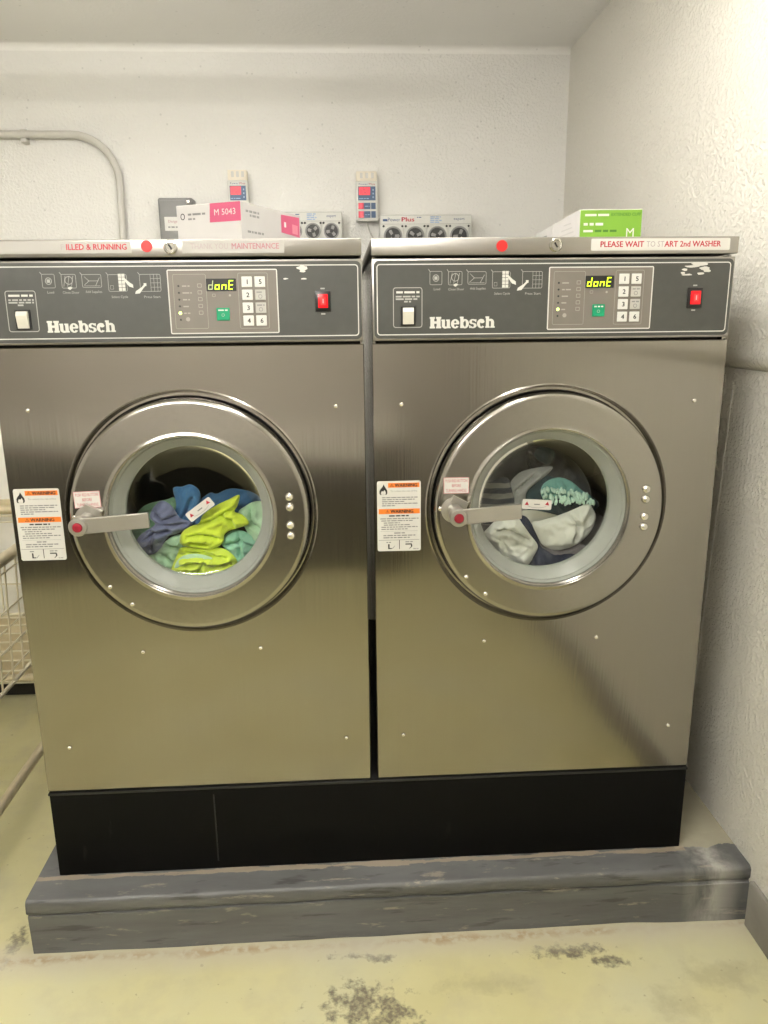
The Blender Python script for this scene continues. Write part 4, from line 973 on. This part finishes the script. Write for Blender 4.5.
# ------------------------------------------------------------------ things on the back wall
# conduit
pts = []
A = [at_y(x, y, YB-0.022) for x, y in ((0, 132), (88, 134.5))]
zc = A[1].z; xe = at_y(121, 237, YB-0.022).x; xt = at_y(119.5, 180, YB-0.022).x
rad = 0.16; y_ = YB-0.022; pts = [(XL+0.002, y_, zc), (-0.9, y_, zc), (xt-rad, y_, zc)]
for i in range(1, 11):
    a = math.pi/2*i/10; pts.append((xt-rad+rad*math.sin(a), y_, zc-rad+rad*math.cos(a)))
pts += [(xe, y_, 1.3), (xe, y_, 0.001)]
r = empty('wall_conduit', (xe, y_, 0.0), 'painted bent conduit running across and down the back wall', 'pipe')
b = MB(); b.tube([(p[0]-xe, 0, p[2]) for p in pts], 0.0135, 'conduit_paint', 12); b.build('pipe', r, smooth=60)
sx_ = at_y(24, 132, y_).x-xe
b = MB(); b.lathe([(0.0165, -0.010), (0.0165, 0.010)], (sx_, 0, zc), 'conduit_paint', 16, axis='X'); b.box(sx_-0.010, sx_+0.010, -0.016, 0.0218, zc-0.03, zc-0.0137, 'conduit_paint', 0.002); b.build('strap', r)
# grey switch box
a = at_y(157, 197.5, YB-0.07); c = at_y(192, 240, YB-0.07); x_0, x_1, zt = a.x, c.x+0.012, a.z
r = empty('switch_box', (x_0, YB, zt-0.26), 'grey metal switch box with white label on the back wall', 'box')
b = MB(); wd = x_1-x_0; b.box(0, wd, -0.068, -0.0005, 0, 0.26, 'switchbox_grey', 0.008, 3); b.build('housing', r)
b = MB(); b.box(0.008, wd-0.008, -0.0755, -0.0685, 0.008, 0.25, 'switchbox_grey', 0.003); b.build('cover', r)
b = MB(); b.box(wd-0.022, wd-0.010, -0.082, -0.076, 0.236, 0.250, 'screw_metal', 0.002); b.build('latch', r)
b = MB(); zl = at_y(165, 229, YB-0.076).z-(zt-0.26); b.prism([(0.022, zl-0.006), (0.105, zl-0.006), (0.105, zl+0.042), (0.022, zl+0.042)], -0.0762, -0.0757, 'label_white'); b.text('Danger', 0.036, -0.0765, zl+0.022, 0.009, 'print_red_faded'); b.words(0.034, 0.095, zl+0.004, 0.006, -0.0765, 'print_grey', rn); b.build('label', r)

def controller(px0, px1, ptop, pbot, label, cord):
    yf = YB-0.045; A = at_y(px0, ptop, yf); B = at_y(px1, pbot, yf); w_ = B.x-A.x; h_ = A.z-B.z
    r = empty('dosing_controller', (A.x, YB, B.z), label, 'controller', 'dosing controllers on the back wall')
    b = MB(); b.box(0, w_, -0.045, -0.0005, 0, h_*0.80, 'dispenser_white', 0.003); b.build('housing', r)
    b = MB(); b.box(0.002, w_-0.002, -0.041, -0.0005, h_*0.80+0.0003, h_, 'ctl_cream', 0.003)
    for k in range(3): b.box(w_*(0.2+0.25*k), w_*(0.2+0.25*k)+0.010, -0.043, -0.0408, h_*0.86, h_*0.97, 'label_white', 0.001, 1)
    b.build('terminal_cap', r)
    yf = -0.0455; hh = h_*0.80
    b = MB(); b.rect(w_*0.10, w_*0.90, hh*0.52, hh*0.87, yf, 'ctl_blue'); b.rect(w_*0.10, w_*0.66, hh*0.30, hh*0.46, yf, 'ctl_blue'); b.rect(w_*0.69, w_*0.90, hh*0.30, hh*0.46, yf, 'ctl_blue')
    b.rect(w_*0.10, w_*0.66, hh*0.08, hh*0.25, yf, 'ctl_blue'); b.rect(w_*0.69, w_*0.90, hh*0.08, hh*0.25, yf, 'ctl_blue')
    b.rect(w_*0.10, w_*0.36, hh*0.30, hh*0.46, yf-0.0002, 'ctl_red_panel'); b.rect(w_*0.10, w_*0.36, hh*0.08, hh*0.25, yf-0.0002, 'ctl_red_panel')
    b.text('Power', w_*0.14, yf, hh*0.905, 0.0062, 'print_blue', width=w_*0.42); b.text('Plus', w_*0.60, yf, hh*0.905, 0.0062, 'print_red', width=w_*0.28)
    for k in range(3): b.rect(w_*0.76, w_*0.82, hh*(0.58+0.09*k), hh*(0.62+0.09*k), yf-0.0003, 'print_pale_blue')
    b.words(w_*0.4, w_*0.62, hh*0.36, 0.004, yf-0.0003, 'print_pale_blue', rn); b.words(w_*0.4, w_*0.62, hh*0.15, 0.004, yf-0.0003, 'print_pale_blue', rn)
    b.words(w_*0.14, w_*0.62, hh*0.555, 0.004, yf-0.0003, 'print_pale_blue', rn)
    b.build('faceplate', r)
    b = MB(); b.rect(w_*0.13, w_*0.66, hh*0.65, hh*0.855, yf-0.0003, 'ctl_red_panel')
    for k, ch in enumerate('020'): seven(b, ch, w_*0.18+k*w_*0.16, hh*0.675, w_*0.10, hh*0.15, yf-0.0006, 'led_red')
    b.rect(w_*0.18, w_*0.26, hh*0.33, hh*0.43, yf-0.0006, 'led_red'); b.rect(w_*0.18, w_*0.26, hh*0.11, hh*0.21, yf-0.0006, 'led_red'); tag(b.build('readout', r), 'glowing red digit readout')
    if cord:
        b = MB(); P0 = at_y(367, 222, YB-0.03); P1 = at_y(374, 240, YB-0.02); r0 = r.location
        b.tube([P0-r0+Vector((0, 0, 0.004)), P0-r0, (P0+P1)/2-r0+Vector((-0.003, 0, 0)), P1-r0, P1-r0+Vector((0.01, 0, -0.1)), P1-r0+Vector((0.012, 0, -0.4))], 0.003, 'cord_grey', 8); b.build('cord', r)
controller(226.5, 249.5, 169.5, 222, 'small dosing controller with red digits above the pink glove box', False)
controller(355.5, 378, 171, 221, 'small dosing controller with red digits above the gap between washers', True)

def pump_unit(px0, px1, ptop, label):
    yf = YB-0.10; A = at_y(px0, ptop, yf); B = at_y(px1, ptop, yf); w_ = B.x-A.x; h_ = 0.165
    r = empty('detergent_pump', (A.x, YB, A.z-h_), label, 'pump', 'four-head detergent pumps on the back wall')
    b = MB(); b.box(0, w_, -0.10, -0.0005, 0, h_, 'dispenser_white', 0.004); b.build('housing', r)
    b = MB(); y_ = -0.1006; zt = h_
    b.rect(0.004, w_-0.004, zt-0.034, zt-0.033, y_, 'print_grey'); b.rect(0.004, w_-0.004, zt-0.0035, zt-0.0028, y_, 'print_grey')
    b.words(w_*0.03, w_*0.08, zt-0.024, 0.010, y_, 'print_blue', rn); b.text('Power', w_*0.085, y_, zt-0.024, 0.0125, 'print_blue', width=w_*0.135); b.text('Plus', w_*0.235, y_, zt-0.0245, 0.0145, 'print_red', width=w_*0.135, bold=0.03)
    b.words(w_*0.40, w_*0.46, zt-0.012, 0.004, y_, 'print_blue', rn)
    for k in range(4): b.words(w_*0.545, w_*(0.66, 0.64, 0.67, 0.65)[k], zt-0.011-0.0062*k, 0.0046, y_, 'print_pale_blue', rn)
    b.text('expert', w_*0.80, y_, zt-0.020, 0.0095, 'print_blue', width=w_*0.12); b.build('name_strip', r)
    pw = (w_-0.012)/4
    for k in range(4):
        x_ = 0.006+pw*k; zc_ = zt-0.035-pw*0.5
        p = MB(); p.box(x_+0.0015, x_+pw-0.0015, -0.104, -0.1003, zc_-pw*0.5, zc_+pw*0.5-0.001, 'dispenser_white', 0.002, 1); c_ = (x_+pw/2, -0.1045, zc_)
        p.lathe([(pw*0.42, 0.0), (pw*0.42, -0.003), (pw*0.37, -0.004), (pw*0.34, -0.002)], c_, 'pump_grey', 28); p.lathe([(pw*0.34, -0.0015), (0.0001, -0.0015)], c_, 'pump_black', 28)
        head = p.build('pump_head', r)
        q = MB()
        for i in range(3):
            a_ = 2*math.pi*i/3+0.4*k; ca, sa = math.cos(a_), math.sin(a_)
            q.prism([(c_[0]+u*ca-v*sa, c_[2]+u*sa+v*ca) for u, v in ((0, -0.004), (pw*0.26, -0.006), (pw*0.30, 0), (pw*0.26, 0.006), (0, 0.004))], c_[1]-0.006, c_[1]-0.0018, 'pump_grey')
        q.lathe([(0.007, 0), (0.007, -0.009), (0.0001, -0.010)], c_, 'pump_black', 12); q.build('rotor', head)
        for (dx_, dz_) in ((-.42, .42), (.42, .42), (-.42, -.42), (.42, -.42)):
            q = MB(); dome(q, (c_[0]+dx_*pw, -0.1042, c_[2]+dz_*pw), 0.0042, 'pump_black', 0.003, 8); q.build('screw', head)
    b = MB()
    for k in range(4):
        x_ = 0.006+pw*(k+0.5); b.tube([(x_, -0.05, 0.001), (x_, -0.05, -0.15), (x_+0.02, -0.03, -0.5)], 0.005, 'cord_grey', 6)
    b.build('hose', r)
pump_unit(264, 342, 211.5, 'white four-head detergent pump behind the pink glove box')
pump_unit(380, 472, 214.5, 'white four-head detergent pump above the right washer')

# ------------------------------------------------------------------ laundry cart and appliance at the left
CX1, CX0, CY0, CY1 = -0.25, -0.78, 0.02, 1.05
ZR, ZBk, ZT_ = 0.735, 0.375, 0.125
r = empty('laundry_cart', ((CX0+CX1)/2, (CY0+CY1)/2, 0.0), 'tan wire laundry cart left of the washers', 'cart')
off = Vector(r.location)
def loop(x0, x1, y0, y1, z_, rad=0.05):
    P = []
    for cx_, cy_, a0 in ((x1-rad, y1-rad, 0), (x0+rad, y1-rad, 90), (x0+rad, y0+rad, 180), (x1-rad, y0+rad, 270)):
        for i in range(7):
            a = math.radians(a0+15*i); P.append(Vector((cx_+rad*math.cos(a), cy_+rad*math.sin(a), z_))-off)
    return P
b = MB(); b.tube(loop(CX0, CX1, CY0, CY1, ZR), 0.0145, 'cart_tube', 12, True); b.build('top_rail', r, smooth=60)
b = MB(); b.tube(loop(CX0, CX1, CY0, CY1, ZT_), 0.0135, 'cart_tube', 12, True); b.build('base_frame', r, smooth=60)
bx0, bx1, by0, by1 = CX0+0.03, CX1-0.02, CY0+0.03, CY1-0.03
b = MB(); b.tube(loop(bx0, bx1, by0, by1, ZBk, 0.03), 0.006, 'cart_wire', 8, True); b.tube(loop(CX0+0.004, CX1-0.004, CY0+0.004, CY1-0.004, ZR-0.02, 0.05), 0.004, 'cart_wire', 8, True)
basket = b.build('basket', r, smooth=60)
def wire_mesh(L_):
    b = MB(); b.tube([(0, 0, 0), (L_, 0, 0)], 0.0027, 'cart_wire', 6); o = b.build('wire', basket, smooth=60); return o
used = {}
def wire(p, q):
    p = Vector(p)-off; q = Vector(q)-off; d = q-p; key = round(d.length, 3)
    if key not in used: used[key] = wire_mesh(key); o = used[key]
    else: o = used[key].copy(); COL.objects.link(o); o.parent = basket
    o.location = p; o.rotation_mode = 'QUATERNION'; o.rotation_quaternion = Vector((1, 0, 0)).rotation_difference(d.normalized())
ny = 14
for i in range(ny):
    y_ = by0+0.03+(by1-by0-0.06)*i/(ny-1)
    wire((bx0, y_, ZBk), (bx1, y_, ZBk)); wire((bx1, y_, ZBk), (CX1-0.003, y_, ZR-0.02)); wire((bx0, y_, ZBk), (CX0+0.003, y_, ZR-0.02))
for i in range(7):
    x_ = bx0+0.03+(bx1-bx0-0.06)*i/6
    wire((x_, by0, ZBk+0.006), (x_, by1, ZBk+0.006)); wire((x_, by0, ZBk), (x_, CY0+0.003, ZR-0.02)); wire((x_, by1, ZBk), (x_, CY1-0.003, ZR-0.02))
for k in range(1, 4):
    t_ = k/3.2; z_ = ZBk+(ZR-0.02-ZBk)*t_; e = lambda a_, c_: a_+(c_-a_)*t_
    X0_, X1_, Y0_, Y1_ = e(bx0, CX0+.003), e(bx1, CX1-.003), e(by0, CY0+.003), e(by1, CY1-.003)
    wire((X1_, Y0_, z_), (X1_, Y1_, z_)); wire((X0_, Y0_, z_), (X0_, Y1_, z_)); wire((X0_, Y0_, z_), (X1_, Y0_, z_)); wire((X0_, Y1_, z_), (X1_, Y1_, z_))
for x_ in (CX0+0.004, CX1-0.004):
    for y_ in (CY0+0.10, CY1-0.10):
        b = MB(); b.tube([Vector((x_, y_, ZT_))-off, Vector((x_, y_, ZR))-off], 0.010, 'cart_tube', 10) if y_ < 0.3 or x_ < -0.5 else b.tube([Vector((x_, CY1-0.055, ZT_))-off, Vector((x_, CY1-0.055, ZR))-off], 0.010, 'cart_tube', 10)
        b.build('upright', r, smooth=60)
        b = MB(); p = Vector((x_, y_, 0))-off; b.lathe([(0.0001, -0.013), (0.040, -0.013), (0.045, -0.008), (0.045, 0.008), (0.040, 0.013), (0.0001, 0.013)], (p.x, p.y, 0.0455), 'rubber', 24, axis='X')
        b.box(p.x-0.018, p.x-0.0145, p.y-0.012, p.y+0.012, 0.035, 0.112, 'cart_tube'); b.box(p.x+0.0145, p.x+0.018, p.y-0.012, p.y+0.012, 0.035, 0.112, 'cart_tube'); b.build('caster', r)

AX0, AX1, AY0 = -1.10, -0.36, 1.14
r = empty('dryer', ((AX0+AX1)/2, AY0, 0), 'white household dryer standing behind the wire cart', 'appliance'); ox = (AX0+AX1)/2; hw = (AX1-AX0)/2
b = MB(); b.box(-hw+0.02, hw-0.02, 0.03, 0.44, 0.0005, 0.055, 'frame_black'); b.build('toe_kick', r)
b = MB(); b.box(-hw, hw, 0, 0.45, 0.056, 1.05, 'appliance_white', 0.008); b.build('body', r)
b = MB(); b.box(-hw+0.002, hw-0.002, -0.010, -0.0005, 0.075, 0.33, 'appliance_tan', 0.004); b.build('lower_panel', r)
b = MB(); b.box(-hw+0.05, hw-0.05, -0.016, -0.0005, 0.36, 0.57, 'appliance_white', 0.006); b.build('door', r)
b = MB(); b.box(-hw+0.002, hw-0.002, -0.009, -0.0005, 0.725, 0.752, 'appliance_tan', 0.002); b.build('trim_strip', r)
for k in range(5):
    b = MB(); b.lathe([(0.026, 0), (0.024, -0.012), (0.0001, -0.014)], (-0.28+0.14*k, -0.0005, 0.635), 'dispenser_white', 20); b.build('knob', r)

# ------------------------------------------------------------------ unseen counter added opposite to mirror a dark band in the steel fronts
r = empty('counter', (-0.55, -2.70, 0.0), 'unseen dark counter added opposite the washers for the dark band in their steel fronts', 'counter')
b = MB(); b.box(-1.5, 1.5, -0.38, 0.36, 0.0005, 0.715, 'counter_dark', 0.003); b.build('body', r)
b = MB(); b.box(-1.52, 1.52, -0.39, 0.39, 0.7155, 0.750, 'appliance_white', 0.006); b.build('worktop', r)
for k in range(5):
    b = MB(); b.box(-1.48+0.595*k, -0.90+0.595*k, 0.3605, 0.378, 0.06, 0.70, 'counter_dark', 0.003); d = b.build('door', r)
    b = MB(); b.box(-0.96+0.595*k, -0.945+0.595*k, 0.3785, 0.392, 0.50, 0.62, 'screw_metal', 0.002); b.build('handle', d)
